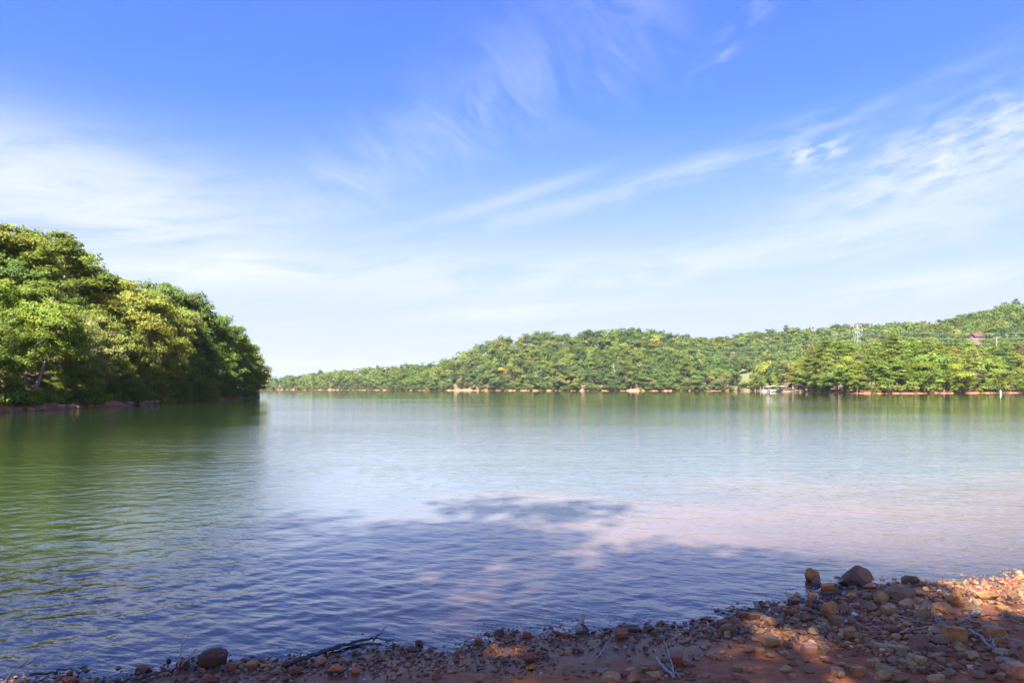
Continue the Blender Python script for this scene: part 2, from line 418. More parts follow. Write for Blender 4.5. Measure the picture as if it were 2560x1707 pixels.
def hit(px, py, floor=None):
    """where the line of sight through a photo pixel meets the beach (or the water)"""
    u = (px-CX)/F; v = (HY-py)/F
    ys = np.linspace(3.0, 14.0, 2200); zr = H+v*ys
    g = ground(u*ys, ys)
    if floor is not None: g = np.maximum(g, floor)
    k = int(np.argmax(zr <= g)) if (zr <= g).any() else len(ys)-1
    return float(u*ys[k]), float(ys[k]), float(max(zr[k], g[k]) if floor is None else g[k])

def nonuni(a, b, c0, h0, grow):
    """coordinates from a to b with the finest step h0 around c0"""
    r = [c0]; st = h0
    while r[-1] < b: r.append(r[-1]+st); st = h0+grow*max(0, r[-1]-c0-3)
    l = [c0]; st = h0
    while l[-1] > a: l.append(l[-1]-st); st = h0+grow*max(0, c0-3-l[-1])
    return np.array(sorted(set(l+r)))
gx = nonuni(-70, 70, 1.2, 0.035, 0.12); gy = nonuni(-60, 34, 5.6, 0.035, 0.14)
X, Y = np.meshgrid(gx, gy)
Zg = ground(X.ravel(), Y.ravel())
led = np.exp(-(((X.ravel()-LEDGE[0])/0.30)**2+((Y.ravel()-LEDGE[1])/0.16)**2))
led = np.clip(led*1.8, 0, 1)*sstep(fbm(X.ravel()*9, Y.ravel()*14, 3, 31), 0.35, 0.6)
me = new_mesh('beach', np.stack([X.ravel(), Y.ravel(), Zg], 1), grid_quads(len(gy), len(gx)), None, [BEACH], True, {'ledge': led})
o = obj('beach_ground', me); o['kind'] = 'structure'; o['label'] = 'red clay beach strewn with stones in the foreground'

# ------------------------------------------------------------------ far terrain
S_PX = [-400, 300, 560, 655, 800, 960, 1060, 1300, 1500, 1700, 1830, 1872, 1905, 1960, 2060, 2200, 2300, 2400, 2560, 2900, 3600]
S_D = [1700, 1600, 1350, 1250, 1040, 860, 790, 700, 640, 620, 622, 600, 520, 470, 345, 296, 305, 322, 342, 360, 360]
C_PX = [-400, 560, 670, 752, 866, 937, 1027, 1098, 1128, 1187, 1235, 1340, 1448, 1496, 1591, 1642, 1686, 1743, 1805, 1900, 2010, 2098, 2247, 2336, 2425, 2500, 2560, 2700, 3600]
C_Y = [955, 950, 947, 936, 925, 920, 911, 908, 884, 859, 845, 830, 829, 820, 816, 825, 835, 843, 838, 827, 821, 811, 808, 798, 779, 760, 753, 740, 740]
C_D = [1800, 1450, 1350, 1250, 1120, 1020, 980, 900, 870, 830, 815, 800, 790, 785, 780, 790, 800, 840, 880, 900, 880, 850, 830, 810, 800, 790, 780, 770, 770]
TREE_TOP = 17.0
def far_profile(px):
    ds = np.interp(px, S_PX, S_D); dc = np.interp(px, C_PX, C_D); yc = np.interp(px, C_PX, C_Y)
    hc = np.maximum(2.0, (HY-yc)/F*dc+H-TREE_TOP)
    return ds, dc, hc
def shore_wob(px): return 14*(fbm(np.asarray(px, float)/26.0+3, 0.5+0*np.asarray(px, float), 3, 21)-0.5)
def far_z(x, y):
    x = np.asarray(x, float); y = np.asarray(y, float)
    px = CX+F*x/np.maximum(y, 1)
    ds, dc, hc = far_profile(px)
    ds = ds + shore_wob(px)
    t = (y-ds)/np.maximum(dc-ds, 20)
    pw = np.interp(px, [600, 1100, 1750, 1950, 3000], [0.95, 0.95, 1.0, 1.75, 1.75])
    rise = np.where(t > 0, np.minimum(np.maximum(t, 0), 1)**pw, 0)
    back = 1-0.25*sstep(t, 1.0, 2.2)
    d_in = y-ds
    bank = (0.40*sstep(d_in, 0, 3)+0.6*sstep(d_in, 3, 8)*np.clip(fbm(x/15, y/15, 2, 5)*2-0.5, 0, 1.3))
    z = bank + np.maximum(hc-1.5, 0)*rise*back + 1.6*(fbm(x/30, y/30, 3, 11)-0.5)*sstep(d_in, 8, 40)
    return np.where(d_in > 0, z, np.maximum(d_in*0.25, -3.0))
pxs = np.concatenate([np.linspace(-400, 620, 60), np.linspace(630, 2600, 560), np.linspace(2620, 3600, 50)])
tt = np.concatenate([np.linspace(-14, 30, 56), np.linspace(33, 420, 90), np.linspace(440, 2500, 20)])
PXg, Tg = np.meshgrid(pxs, tt)
D0 = np.interp(PXg, S_PX, S_D)
Yf = D0+shore_wob(PXg)+Tg; Xf = (PXg-CX)/F*Yf
Zf = far_z(Xf.ravel(), Yf.ravel())
gr = ((PXg > 1838) & (PXg < 1892) & (Tg > 8)).astype(float).ravel()
cla = (((PXg > 1852) & (PXg < 1884) & (Tg <= 10)) | ((PXg > 2418) & (PXg < 2462) & (Tg > 110) & (Tg < 260)) | ((PXg > 2000) & (Tg < 5))).astype(float).ravel()
lawn = ((PXg > 1884) & (PXg < 2010) & (Tg > 9) & (Tg < 40)).ravel()
gr = np.maximum(gr, lawn)
me = new_mesh('far_shore', np.stack([Xf.ravel(), Yf.ravel(), Zf], 1), grid_quads(len(tt), len(pxs)), None, [TERRAIN], True, {'grass': gr, 'clay': cla})
o = obj('hills_ground', me); o['kind'] = 'structure'; o['label'] = 'wooded hills with clay banks across the lake'

# left headland
A0, B0 = np.array([-46.0, 60.0]), np.array([-64.0, 174.0])
ab = (B0-A0)/np.linalg.norm(B0-A0); nl = np.array([-ab[1], ab[0]])      # inland normal of the bank
tip_dir = np.array([-0.97, 0.24]); ntip = np.array([-0.24, -0.97])
def head_in(x, y):
    p1 = (x-A0[0])*nl[0]+(y-A0[1])*nl[1]
    p2 = (x-B0[0])*ntip[0]+(y-B0[1])*ntip[1]
    return np.minimum(p1, p2)
def head_z(x, y):
    x = np.asarray(x, float); y = np.asarray(y, float)
    s = head_in(x, y) + 2.2*(fbm(x/9, y/9, 3, 41)-0.5) + 0.8*(fbm(x/2.2, y/2.2, 2, 43)-0.5)
    z = 0.75*sstep(s, 0, 1.3)+10.5*(1-np.exp(-np.maximum(s-1, 0)/20.0)) + 0.5*(fbm(x/3, y/3, 3, 45)-0.5)*sstep(s, 0, 3)
    return np.where(s > 0, z, np.maximum(s*0.3, -2.5))
hx = np.linspace(-190, -36, 260); hy = np.linspace(8, 205, 330)
X2, Y2 = np.meshgrid(hx, hy)
Z2 = head_z(X2.ravel(), Y2.ravel())
me = new_mesh('headland', np.stack([X2.ravel(), Y2.ravel(), Z2], 1), grid_quads(len(hy), len(hx)), None, [TERRAIN], True)
o = obj('headland_ground', me); o['kind'] = 'structure'; o['label'] = 'wooded clay headland on the left side of the lake'

# ------------------------------------------------------------------ lake
def build_water():
    ys = [2.6]
    while ys[-1] < 2600: ys.append(ys[-1]*(1.0062 if ys[-1] < 50 else 1.02)+0.004)
    ys = np.array(ys); us = np.linspace(-1.6, 1.6, 660)
    U, Yw = np.meshgrid(us, ys); Xw = U*Yw
    x = Xw.ravel(); y = Yw.ravel(); z = np.zeros_like(x)
    cell = np.maximum(0.0058*y, 0.03)
    r = np.random.default_rng(3)
    amp_patch = 0.55+0.9*fbm(x/9+5, y/4+2, 3, 61)
    cal = 1.0-0.60*sstep(y, 9, 45)-0.28*sstep(y, 60, 200)
    N = 54
    sel = y < 220
    for k in range(N):
        lam = 0.075*(13.0**(k/(N-1)))                   # 0.075 .. 1 m
        th = math.radians(-58+r.normal(0, 30)) if k % 3 else math.radians(-118+r.normal(0, 25))
        kk = 2*math.pi/lam; slope = 0.0175*(1.2 if lam < 0.26 else (0.65 if lam < 0.5 else 0.35))
        a = slope/kk
        ok = sel & (lam > 3.0*cell)
        w_ = np.clip((lam/(3.0*cell[ok])-1)/0.7, 0, 1)
        ph = kk*(math.cos(th)*x[ok]+math.sin(th)*y[ok])+r.uniform(0, 6.28)+1.1*fbm(x[ok]/(lam*5), y[ok]/(lam*5), 2, 70+k)*6.28*0.5
        s_ = np.sin(ph); z[ok] += a*w_*(s_+0.22*(s_*s_-0.5)*2)
    sh = inland(x, y)
    z *= amp_patch*cal*(0.35+0.65*sstep(-sh, -0.1, 1.2))
    dep = np.where(y < 34, np.maximum(0.0-ground(x, y), 0), 3.0)
    offs = np.maximum(-sh, 0)
    me = new_mesh('lake', np.stack([x, y, z], 1), grid_quads(len(ys), len(us)), None, [WATER], True, {'offshore': offs, 'depth': dep})
    o = obj('lake_water', me); o['kind'] = 'structure'; o['label'] = 'rippled lake water, silty red along the near shore'
build_water()

# ------------------------------------------------------------------ tree shapes (unit height)
def leaf_quads(cen, nor, size, r, aspect=0.55):
    n = len(cen)
    nor = nor/(np.linalg.norm(nor, axis=1)[:, None]+1e-9)
    t = r.normal(size=(n, 3)); t -= nor*(t*nor).sum(1)[:, None]; t /= np.linalg.norm(t, axis=1)[:, None]+1e-9
    b = np.cross(nor, t)
    s = np.asarray(size).reshape(-1, 1)
    V = np.stack([cen-t*s, cen-b*s*aspect, cen+t*s, cen+b*s*aspect], 1).reshape(-1, 3)
    Q = np.arange(4*n).reshape(-1, 4)
    return V, Q

def unit(v): return v/(np.linalg.norm(v, axis=-1, keepdims=True)+1e-9)

def broadleaf(seed, nleaf, lsize, base=0.22, R=0.34, nclump=64, limbs=True, droop=0.0, sides=6, rc=(0.075, 0.13), ball=0.45, up=0.35, fz=0.72, jn=0.55):
    r = np.random.default_rng(seed)
    zc = (1+base)/2; rz = (1-base)/2
    # clump centres inside a lobed envelope
    d = unit(r.normal(size=(nclump, 3)))
    lob = 1+0.20*np.sin(3*np.arctan2(d[:, 1], d[:, 0])+r.uniform(0, 6))+0.14*np.sin(5*np.arctan2(d[:, 1], d[:, 0])+7*d[:, 2]+r.uniform(0, 6))
    rad = r.uniform(0.45, 0.92, nclump)
    rad[:int(nclump*0.22)] *= 0.55
    taper = np.where(d[:, 2] > 0, 1-0.22*d[:, 2], 1-0.10*np.abs(d[:, 2]))
    cen = np.stack([d[:, 0]*R*lob*rad*taper, d[:, 1]*R*lob*rad*taper, zc+d[:, 2]*rz*rad*0.93], 1)
    cen[:, 2] -= droop*np.hypot(cen[:, 0], cen[:, 1])
    rcl = r.uniform(rc[0], rc[1], nclump)
    cnt = r.multinomial(nleaf, rcl**2/np.sum(rcl**2))
    idx = np.repeat(np.arange(nclump), cnt)
    dl = unit(r.normal(size=(nleaf, 3))); dl[:, 2] = np.where(dl[:, 2] < -0.3, -dl[:, 2]*0.6, dl[:, 2])
    rr = r.uniform(0, 1, nleaf)**0.45*rcl[idx]
    P = cen[idx]+dl*rr[:, None]*np.array([1.15, 1.15, fz])
    P += r.normal(0, 0.010, P.shape)
    outw = unit(P-np.array([0, 0, zc-0.1]))
    nor = 0.75*dl+ball*outw+jn*r.normal(size=P.shape)+np.array([0, 0, up])
    size = lsize*r.uniform(0.6, 1.25, nleaf)
    V, Q = leaf_quads(P, nor, size, r, 0.62)
    clr = r.uniform(0, 1, nclump)
    rnd = np.repeat(np.clip(0.45*clr[idx]+0.55*r.uniform(0, 1, nleaf), 0, 1), 4)
    crown = new_mesh('crown', V, Q, None, [LEAF], False, {'rnd': rnd})
    mb = MB()
    zt = 0.80
    bend = r.normal(0, 0.02, 2)
    zs = np.linspace(-0.03, zt, 7)
    path = np.stack([bend[0]*np.sin(zs*3), bend[1]*np.sin(zs*2.4), zs], 1)
    mb.tube(path, 0.0150*(1-zs/1.05)+0.0025, sides)
    if limbs:
        for c in cen[np.argsort(-rcl)[:int(nclump*0.5)]]:
            z0 = np.clip(c[2]-0.10-0.45*math.hypot(c[0], c[1]), base*0.8, zt-0.05)
            p0 = np.array([np.interp(z0, zs, path[:, 0]), np.interp(z0, zs, path[:, 1]), z0])
            mid = 0.5*(p0+c)+np.array([0, 0, 0.02]); 
            mb.tube(np.array([p0, mid, c]), np.array([0.0055, 0.0038, 0.0014]), 4)
    return mb, crown

def pine(seed, nleaf, lsize, base=0.38, R=0.20, tiers=11, sides=6, flat=0.42):
    r = np.random.default_rng(seed)
    cen = []; ends = []
    for k in range(tiers):
        f = k/(tiers-1); z = base+(0.97-base)*f
        nb = r.integers(4, 7)
        prof = R*(1-f)**0.62*(0.62+0.5*min(1, f*3.0))
        for j in range(nb):
            a = r.uniform(0, 6.28); L = prof*r.uniform(0.55, 1.12)+0.02
            tipv = np.array([math.cos(a)*L, math.sin(a)*L, z+0.045*r.uniform(-0.6, 1.2)])
            ends.append((z, tipv))
            cen.append((tipv, 0.028+0.030*r.uniform(0.5, 1.2)))
            if L > 0.10: cen.append((tipv*np.array([0.6, 0.6, 1])+np.array([r.normal(0, .02), r.normal(0, .02), 0.012]), 0.040*r.uniform(0.6, 1.1)))
    cen.append((np.array([0, 0, 0.975]), 0.03))
    c = np.array([q[0] for q in cen]); rc = np.array([q[1] for q in cen])*1.25
    cnt = r.multinomial(nleaf, rc**2/np.sum(rc**2)); idx = np.repeat(np.arange(len(c)), cnt)
    dl = unit(r.normal(size=(nleaf, 3))); dl[:, 2] = np.where(dl[:, 2] < -0.2, -dl[:, 2]*0.5, dl[:, 2])
    P = c[idx]+dl*(r.uniform(0, 1, nleaf)**0.5*rc[idx])[:, None]*np.array([1.25, 1.25, flat*1.6])
    nor = 0.6*dl+0.6*r.normal(size=P.shape)+np.array([0, 0, 0.5])
    V, Q = leaf_quads(P, nor, lsize*r.uniform(0.7, 1.3, nleaf), r, 0.34)
    clr = r.uniform(0, 1, len(c))
    rnd = np.repeat(np.clip(0.5*clr[idx]+0.5*r.uniform(0, 1, nleaf), 0, 1), 4)
    crown = new_mesh('crown', V, Q, None, [LEAF], False, {'rnd': rnd})
    mb = MB()
    zs = np.linspace(-0.03, 0.97, 8); bx, by = r.normal(0, 0.008, 2)
    mb.tube(np.stack([bx*np.sin(zs*4), by*np.sin(zs*3), zs], 1), 0.0115*(1-zs*0.9)+0.001, sides)
    for z, t in ends:
        mb.tube(np.array([[0, 0, z-0.015], 0.55*t+np.array([0, 0, 0.45*z-0.008]), t]), np.array([0.0036, 0.0024, 0.001]), 4)
    return mb, crown

def bush(seed, nleaf, lsize):
    r = np.random.default_rng(seed)
    n = 26; d = unit(r.normal(size=(n, 3))); d[:, 2] = np.abs(d[:, 2])
    cen = d*r.uniform(0.35, 0.85, (n, 1))*np.array([0.75, 0.75, 0.85])+np.array([0, 0, 0.06])
    idx = r.integers(0, n, nleaf); dl = unit(r.normal(size=(nleaf, 3)))
    P = cen[idx]+dl*(r.uniform(0, 1, nleaf)**0.5*0.24)[:, None]; P[:, 2] = np.abs(P[:, 2])
    nor = dl+0.6*r.normal(size=P.shape)+np.array([0, 0, 0.5])
    V, Q = leaf_quads(P, nor, lsize*r.uniform(0.6, 1.3, nleaf), r, 0.55)
    rnd = np.repeat(r.uniform(0, 1, nleaf), 4)
    crown = new_mesh('foliage', V, Q, None, [LEAF], False, {'rnd': rnd})
    mb = MB()
    for c in cen[:12]: mb.tube(np.array([[c[0]*0.1, c[1]*0.1, -0.05], 0.5*c+np.array([0, 0, 0.03]), c]), np.array([0.018, 0.012, 0.004]), 4)
    return mb, crown

def kit(fn, bark, *args, **kw):
    mb, cr = fn(*args, **kw); return mb.mesh('trunk', bark, True), cr
NEAR_B = [kit(broadleaf, BARK, 100+i, 13000, 0.0135, base=b, R=R, nclump=nc, droop=dr, rc=(0.055, 0.115)) for i, (b, R, nc, dr) in
          enumerate([(0.20, 0.35, 62, 0), (0.10, 0.38, 72, 0.15), (0.28, 0.38, 54, 0), (0.06, 0.42, 80, 0.3), (0.16, 0.31, 58, 0.05), (0.03, 0.43, 90, 0.35)])]
NEAR_G = [kit(broadleaf, BARK, 150+i, 6200, 0.0150, base=0.22, R=R, nclump=36, rc=(0.065, 0.11)) for i, R in enumerate([0.33, 0.36, 0.34])]
NEAR_P = [kit(pine, BARK_PINE, 200+i, 11000, 0.0150, base=b, R=R) for i, (b, R) in enumerate([(0.26, 0.30), (0.36, 0.24)])]
NEAR_S = [kit(bush, BARK, 300+i, 3600, 0.055) for i in range(3)]
MID_B = [kit(broadleaf, BARK, 400+i, 5200, 0.021, base=b, R=R, nclump=44, rc=(0.08, 0.15), ball=0.6, up=0.15, fz=0.9, jn=0.28) for i, (b, R) in enumerate([(0.10, 0.33), (0.18, 0.37), (0.06, 0.36), (0.24, 0.31), (0.14, 0.40)])]
MID_P = [kit(pine, BARK_PINE, 500+i, 4600, 0.019, base=b, R=R) for i, (b, R) in enumerate([(0.22, 0.22), (0.34, 0.19), (0.45, 0.18), (0.28, 0.25)])]
FAR_B = [kit(broadleaf, BARK, 600+i, 1500, 0.034, base=b, R=R, nclump=22, limbs=False, sides=4, rc=(0.11, 0.19), ball=0.7, up=0.12, fz=0.95, jn=0.22) for i, (b, R) in enumerate([(0.10, 0.36), (0.16, 0.42), (0.06, 0.38), (0.20, 0.34), (0.12, 0.45)])]
FAR_P = [kit(pine, BARK_PINE, 700+i, 1100, 0.034, base=b, R=R, tiers=8, sides=4) for i, (b, R) in enumerate([(0.25, 0.23), (0.38, 0.20)])]

for k_ in FAR_B+FAR_P+MID_B: k_[1].materials[0] = LEAF_F
def cvar(c, amt=0.16):
    k = 1+random.uniform(-amt, amt); h = random.uniform(-amt, amt)*0.5
    return (c[0]*k*(1+h), c[1]*k, c[2]*k*(1-h))

ALL = []            # (object, base label, photo x) for labels that need an ordinal
def px_of(x, y): return CX+F*x/y

def tree(name, kitm, x, y, z, h, wf, color, cat='tree', group=None, rz=None, lean=(0, 0), label=None, base_label=None, bark=None):
    e = bpy.data.objects.new(name, None); C.objects.link(e); e.empty_display_size = 0.2
    e.location = (x, y, z); e.rotation_euler = (lean[0], lean[1], random.uniform(0, 6.28) if rz is None else rz)
    e.scale = (h*wf, h*wf, h)
    tr, cr = kitm
    if bark:
        tr = tr.copy(); tr.materials[0] = bark
    obj('trunk', tr, e)
    if cr: obj('foliage' if name == 'shrub' else 'crown', cr, e, color=color)
    e['category'] = cat
    if group: e['group'] = group
    if label: e['label'] = label
    else: ALL.append((e, base_label, px_of(x, y)))
    return e

# ------------------------------------------------------------------ headland trees
def bank_d(px): return 36.53/((CX-px)/F-0.1579)
GREEN = (0.115, 0.155, 0.032); DKGREEN = (0.085, 0.124, 0.033); OLIVE = (0.165, 0.180, 0.042); BRIGHT = (0.150, 0.195, 0.032)
YELLOW = (0.190, 0.203, 0.045); GOLD = (0.270, 0.205, 0.032); PALE = (0.195, 0.200, 0.068); PINEC = (0.110, 0.140, 0.030)
hl = [  # px, top row, metres behind the bank, shape, width factor, colour, label
 (-70, 530, 30, 'b0', 1.0, GREEN, None), (8, 545, 30, 'b0', 1.1, OLIVE, 'tall olive-green tree at the left picture edge, highest crown of the headland'),
 (72, 566, 36, 'b2', 1.05, GREEN, 'tall broad green tree right of the highest crown on the headland'),
 (60, 640, 22, 'b0', 1.0, DKGREEN, 'dark green broadleaf tree on the headland, left of the big pine'),
 (118, 604, 38, 'b4', 1.0, BRIGHT, 'bright green treetop on the headland just behind the big pine, on its left'),
 (160, 612, 17, 'p0', 1.15, PINEC, 'big layered pine tree standing above the other trees on the headland'),
 (200, 622, 34, 'b2', 1.0, BRIGHT, 'bright green crown behind the right side of the big headland pine'),
 (236, 650, 25, 'b0', 1.0, DKGREEN, 'dark green tree on the headland, right of the big pine'),
 (262, 690, 30, 'b4', 0.9, DKGREEN, 'dark green crown between the big pine and the yellow trees on the headland'),
 (300, 696, 34, 'b2', 0.9, OLIVE, None),
 (325, 700, 16, 'b2', 1.05, YELLOW, 'tall yellow-green tree on the headland, topmost of the yellowing trees'),
 (258, 722, 12, 'b4', 0.8, GOLD, 'golden orange tree turning colour in the middle of the headland'),
 (352, 712, 13, 'b0', 1.0, YELLOW, 'yellow-leaved tree right of the topmost yellowing tree on the headland'),
 (395, 700, 30, 'b2', 1.0, DKGREEN, 'dark blue-green crown on the headland skyline right of the yellow trees'),
 (434, 706, 27, 'b0', 1.0, DKGREEN, 'dark blue-green tree on the headland skyline, second right of the yellow trees'),
 (468, 724, 22, 'b2', 0.95, DKGREEN, 'dark rounded tree on the headland skyline where it begins to fall'),
 (504, 748, 19, 'b4', 0.9, GREEN, None), (474, 768, 11, 'b4', 0.75, BRIGHT, 'slim bright green tree in front of the dark trees near the headland tip'),
 (530, 790, 14, 'b0', 1.0, GREEN, None), (556, 797, 13, 'b2', 1.0, DKGREEN, 'dark rounded tree on the headland skyline near the tip'),
 (586, 806, 8, 'b4', 0.8, BRIGHT, 'slender light green tree with a wispy top near the headland tip'),
 (604, 842, 6, 'b0', 1.0, GREEN, None), (628, 846, 4, 'b1', 1.0, GREEN, 'green tree leaning out over the water second from the headland tip'),
 (648, 888, 2.2, 'b1', 1.15, OLIVE, 'outermost tree at the headland tip with branches over the open water'),
 (55, 800, 13, 'b3', 1.0, DKGREEN, None), (140, 785, 15, 'b3', 1.0, DKGREEN, None), (100, 835, 11, 'b5', 1.0, DKGREEN, None), (185, 830, 8, 'b5', 1.0, DKGREEN, None), (20, 840, 8, 'b5', 0.9, GREEN, None),
 (205, 880, 1.8, 'b5', 1.0, OLIVE, None), (165, 900, 1.8, 'b5', 1.0, GREEN, None), (300, 895, 1.5, 'b5', 1.0, GREEN, None), (230, 915, 1.2, 'b5', 1.1, OLIVE, None), (330, 905, 1.3, 'b5', 1.0, PALE, None),
 (-30, 690, 12, 'b1', 1.0, BRIGHT, None), (30, 690, 14, 'b4', 0.9, BRIGHT, None), (100, 690, 12, 'b0', 0.9, GREEN, None),
 (190, 740, 13, 'b2', 0.9, DKGREEN, None), (230, 765, 8, 'b0', 1.0, OLIVE, None), (300, 730, 9, 'b2', 1.0, YELLOW, None), (335, 760, 6, 'b1', 1.0, PALE, None),
 (395, 745, 14, 'b0', 1.1, YELLOW, None), (440, 760, 12, 'b2', 1.0, OLIVE, None), (420, 790, 7, 'b0', 1.0, OLIVE, None),
 (-60, 730, 4, 'b3', 1.0, GREEN, None), (25, 745, 5, 'b3', 0.9, GREEN, None), (88, 742, 5, 'b2', 1.1, BRIGHT, 'green tree with a long bare leaning trunk at the headland waterline, far left'),
 (150, 750, 5, 'b1', 1.0, PALE, 'pale feathery tree at the headland bank below the big pine'),
 (222, 772, 4, 'b3', 0.95, PALE, 'pale olive tree drooping low to the water in the middle of the headland bank'),
 (285, 778, 4, 'b5', 0.9, OLIVE, None), (330, 795, 3, 'b3', 0.9, OLIVE, None), (380, 778, 4, 'b5', 1.0, YELLOW, None), (425, 812, 3, 'b1', 1.0, OLIVE, None),
 (462, 836, 3, 'b3', 1.0, GREEN, None), (500, 822, 4, 'b1', 1.0, DKGREEN, None), (535, 842, 3, 'b3', 1.0, DKGREEN, None), (566, 836, 4, 'b1', 1.0, GREEN, None),
 (592, 858, 2.5, 'b3', 1.0, DKGREEN, None), (616, 872, 2.2, 'b5', 0.9, GREEN, None), (634, 912, 1.6, 'b5', 0.8, DKGREEN, None),
 (255, 860, 2.0, 'b5', 0.9, PALE, None), (345, 870, 1.8, 'b5', 0.9, OLIVE, None), (405, 880, 1.8, 'b5', 0.9, GREEN, None), (445, 895, 1.6, 'b5', 0.9, GREEN, None),
 (490, 900, 1.6, 'b5', 0.9, DKGREEN, None), (525, 905, 1.5, 'b5', 0.9, OLIVE, None), (558, 912, 1.5, 'b5', 0.9, DKGREEN, None), (588, 915, 1.4, 'b5', 0.9, GREEN, None),
]
TINTN = {id(GREEN): 'mid-green', id(DKGREEN): 'dark green', id(OLIVE): 'olive-green', id(BRIGHT): 'bright green', id(YELLOW): 'yellow-green', id(GOLD): 'golden', id(PALE): 'pale olive', id(PINEC): 'dark'}
for (px, top, off, shp, wf, col, lab) in hl:
    d = bank_d(px)+off+(0.7 if off < 3 else 0); x = (px-CX)/F*d
    z = float(head_z(x, d)) - 0.15
    h = ((HY-top)/F*d+H-z)*1.05
    row = 'low on the bank' if off < 3 else ('along the bank' if off < 8 else ('on the slope' if off < 20 else 'high at the back'))
    lean = (0, 0)
    k = NEAR_P[int(shp[1])] if shp[0] == 'p' else NEAR_B[int(shp[1])]
    if px == 88: lean = (0, 0.33)
    if px in (628, 648): lean = (0.0, 0.16)
    tree('pine_tree' if shp[0] == 'p' else 'broadleaf_tree', k, x, d, z, h, wf*(0.92 if shp[0] == 'b' else 1.0), cvar(col, 0.1), group='trees on the left headland',
         rz=0 if px in (88,) else None, lean=lean, label=lab, base_label=f'{TINTN[id(col)]} broadleaf tree {row} of the left headland')
# shrubs along the bank
for i, (px, top, off, wf, col) in enumerate([(15, 930, 1.5, 1.1, GREEN), (62, 962, 1.0, 1.3, BRIGHT), (110, 955, 1.2, 1.2, GREEN), (150, 968, 1.2, 1.0, DKGREEN), (185, 960, 1.5, 1.0, DKGREEN),
        (215, 955, 0.8, 1.2, GREEN), (245, 958, 0.8, 1.2, OLIVE), (275, 960, 0.8, 1.2, GREEN), (335, 960, 0.8, 1.2, GREEN), (400, 962, 0.8, 1.2, OLIVE), (452, 962, 0.8, 1.2, GREEN), (495, 964, 0.8, 1.2, GREEN), (532, 966, 0.7, 1.2, OLIVE), (563, 966, 0.7, 1.2, GREEN), (592, 966, 0.6, 1.2, GREEN),
        (300, 960, 1.0, 1.0, GREEN), (370, 962, 1.0, 1.0, OLIVE), (430, 960, 1.0, 1.1, GREEN), (475, 962, 0.9, 1.1, DKGREEN), (515, 962, 0.9, 1.1, GREEN), (548, 965, 0.8, 1.1, DKGREEN),
        (578, 965, 0.8, 1.1, GREEN), (606, 965, 0.7, 1.1, DKGREEN), (628, 962, 0.7, 1.1, DKGREEN), (-40, 940, 1.2, 1.2, GREEN)]):
    d = bank_d(px)+off+0.8; x = (px-CX)/F*d; z = float(head_z(x, d))-0.1
    h = max(0.9, (HY-top)/F*d+H-z)
    tree('shrub', NEAR_S[i % 3], x, d, z, h, wf, cvar(col, 0.1), cat='shrub', group='shrubs along the headland bank', base_label=f'{TINTN[id(col)]} shrub at the foot of the headland bank')

# trees on the bank behind the photographer: they shade the near water and beach
for x, y, h, wf, shp, lab in [(-4.3, -2.5, 17.6, 0.72, 0, 'tallest'), (-9.0, -3.7, 14.5, 0.85, 1, 'broad'), (-0.5, -4.7, 15.6, 0.86, 2, 'slim'), (2.3, -6.0, 13.2, 0.9, 0, 'round'),
                             (-13.8, -5.2, 14.5, 0.85, 2, 'leftmost'), (6.4, -6.3, 12.4, 0.9, 1, 'low'), (0.8, -10.2, 15.0, 0.9, 2, 'rear middle'),
                             (5.8, -11.2, 15.5, 0.9, 0, 'rearmost'), (10.2, -8.7, 12.5, 0.9, 2, 'rightmost')]:
    tree('broadleaf_tree', NEAR_G[shp], x, y, gz(x, y)-0.1, h, wf, cvar(GREEN, 0.1), group='trees behind the beach', label=lab+' green tree on the bank behind the stony beach')

# ------------------------------------------------------------------ woods on the far hills
def capped(px):
    """rows that trees must stay below so the clearings stay open"""
    if 1843 < px < 1884: return 957
    if 1884 <= px < 1925: return None
    if 2422 < px < 2456: return 844
    return None
cands = []
def try_tree(x, d, kind, h, wf, col, front):
    cands.append([x, d, kind, h, wf, col, front])
FAR_G = [(0.060, 0.092, 0.026), (0.076, 0.112, 0.028), (0.092, 0.128, 0.030), (0.112, 0.138, 0.036), (0.055, 0.084, 0.030)]
RIGHT_G = [(0.120, 0.165, 0.026), (0.145, 0.175, 0.028), (0.105, 0.145, 0.026), (0.155, 0.170, 0.034), (0.090, 0.130, 0.028)]
rr = np.random.default_rng(11)
px = 600.0
def spaced(d0, d1, step_y, wfun):
    pass
# shoreline row first, then the slope behind on a jittered grid
for pxv in np.arange(640, 2620, 2.0):
    ds = float(np.interp(pxv, S_PX, S_D)+shore_wob(pxv))
    gap = 4.6/ds*F/2.0           # candidates every ~7.5 m along the shore
    if rr.uniform() < 1/gap:
        d = ds+rr.uniform(1.0, 4.5); x = (pxv-CX)/F*d
        right = pxv > 1990
        kind = 'p' if (right and rr.uniform() < 0.45) else 'b'
        h = rr.uniform(6, 14) if not right else rr.uniform(6, 18)
        try_tree(x, d, kind, h, rr.uniform(1.0, 1.5), None, True)
for pxv in np.arange(640, 2620, 2.0):       # the taller wall of trees just behind the bank
    ds = float(np.interp(pxv, S_PX, S_D)+shore_wob(pxv))
    if 1836 < pxv < 2012 or rr.uniform() > 2.0*ds/F/4.4: continue
    d = ds+rr.uniform(4.5, 13); right = pxv > 1990
    kind = 'p' if (right and rr.uniform() < 0.4) else 'b'
    try_tree((pxv-CX)/F*d, d, kind, rr.uniform(11, 19) if not right else rr.uniform(13, 23), rr.uniform(0.75, 1.1), None, True)
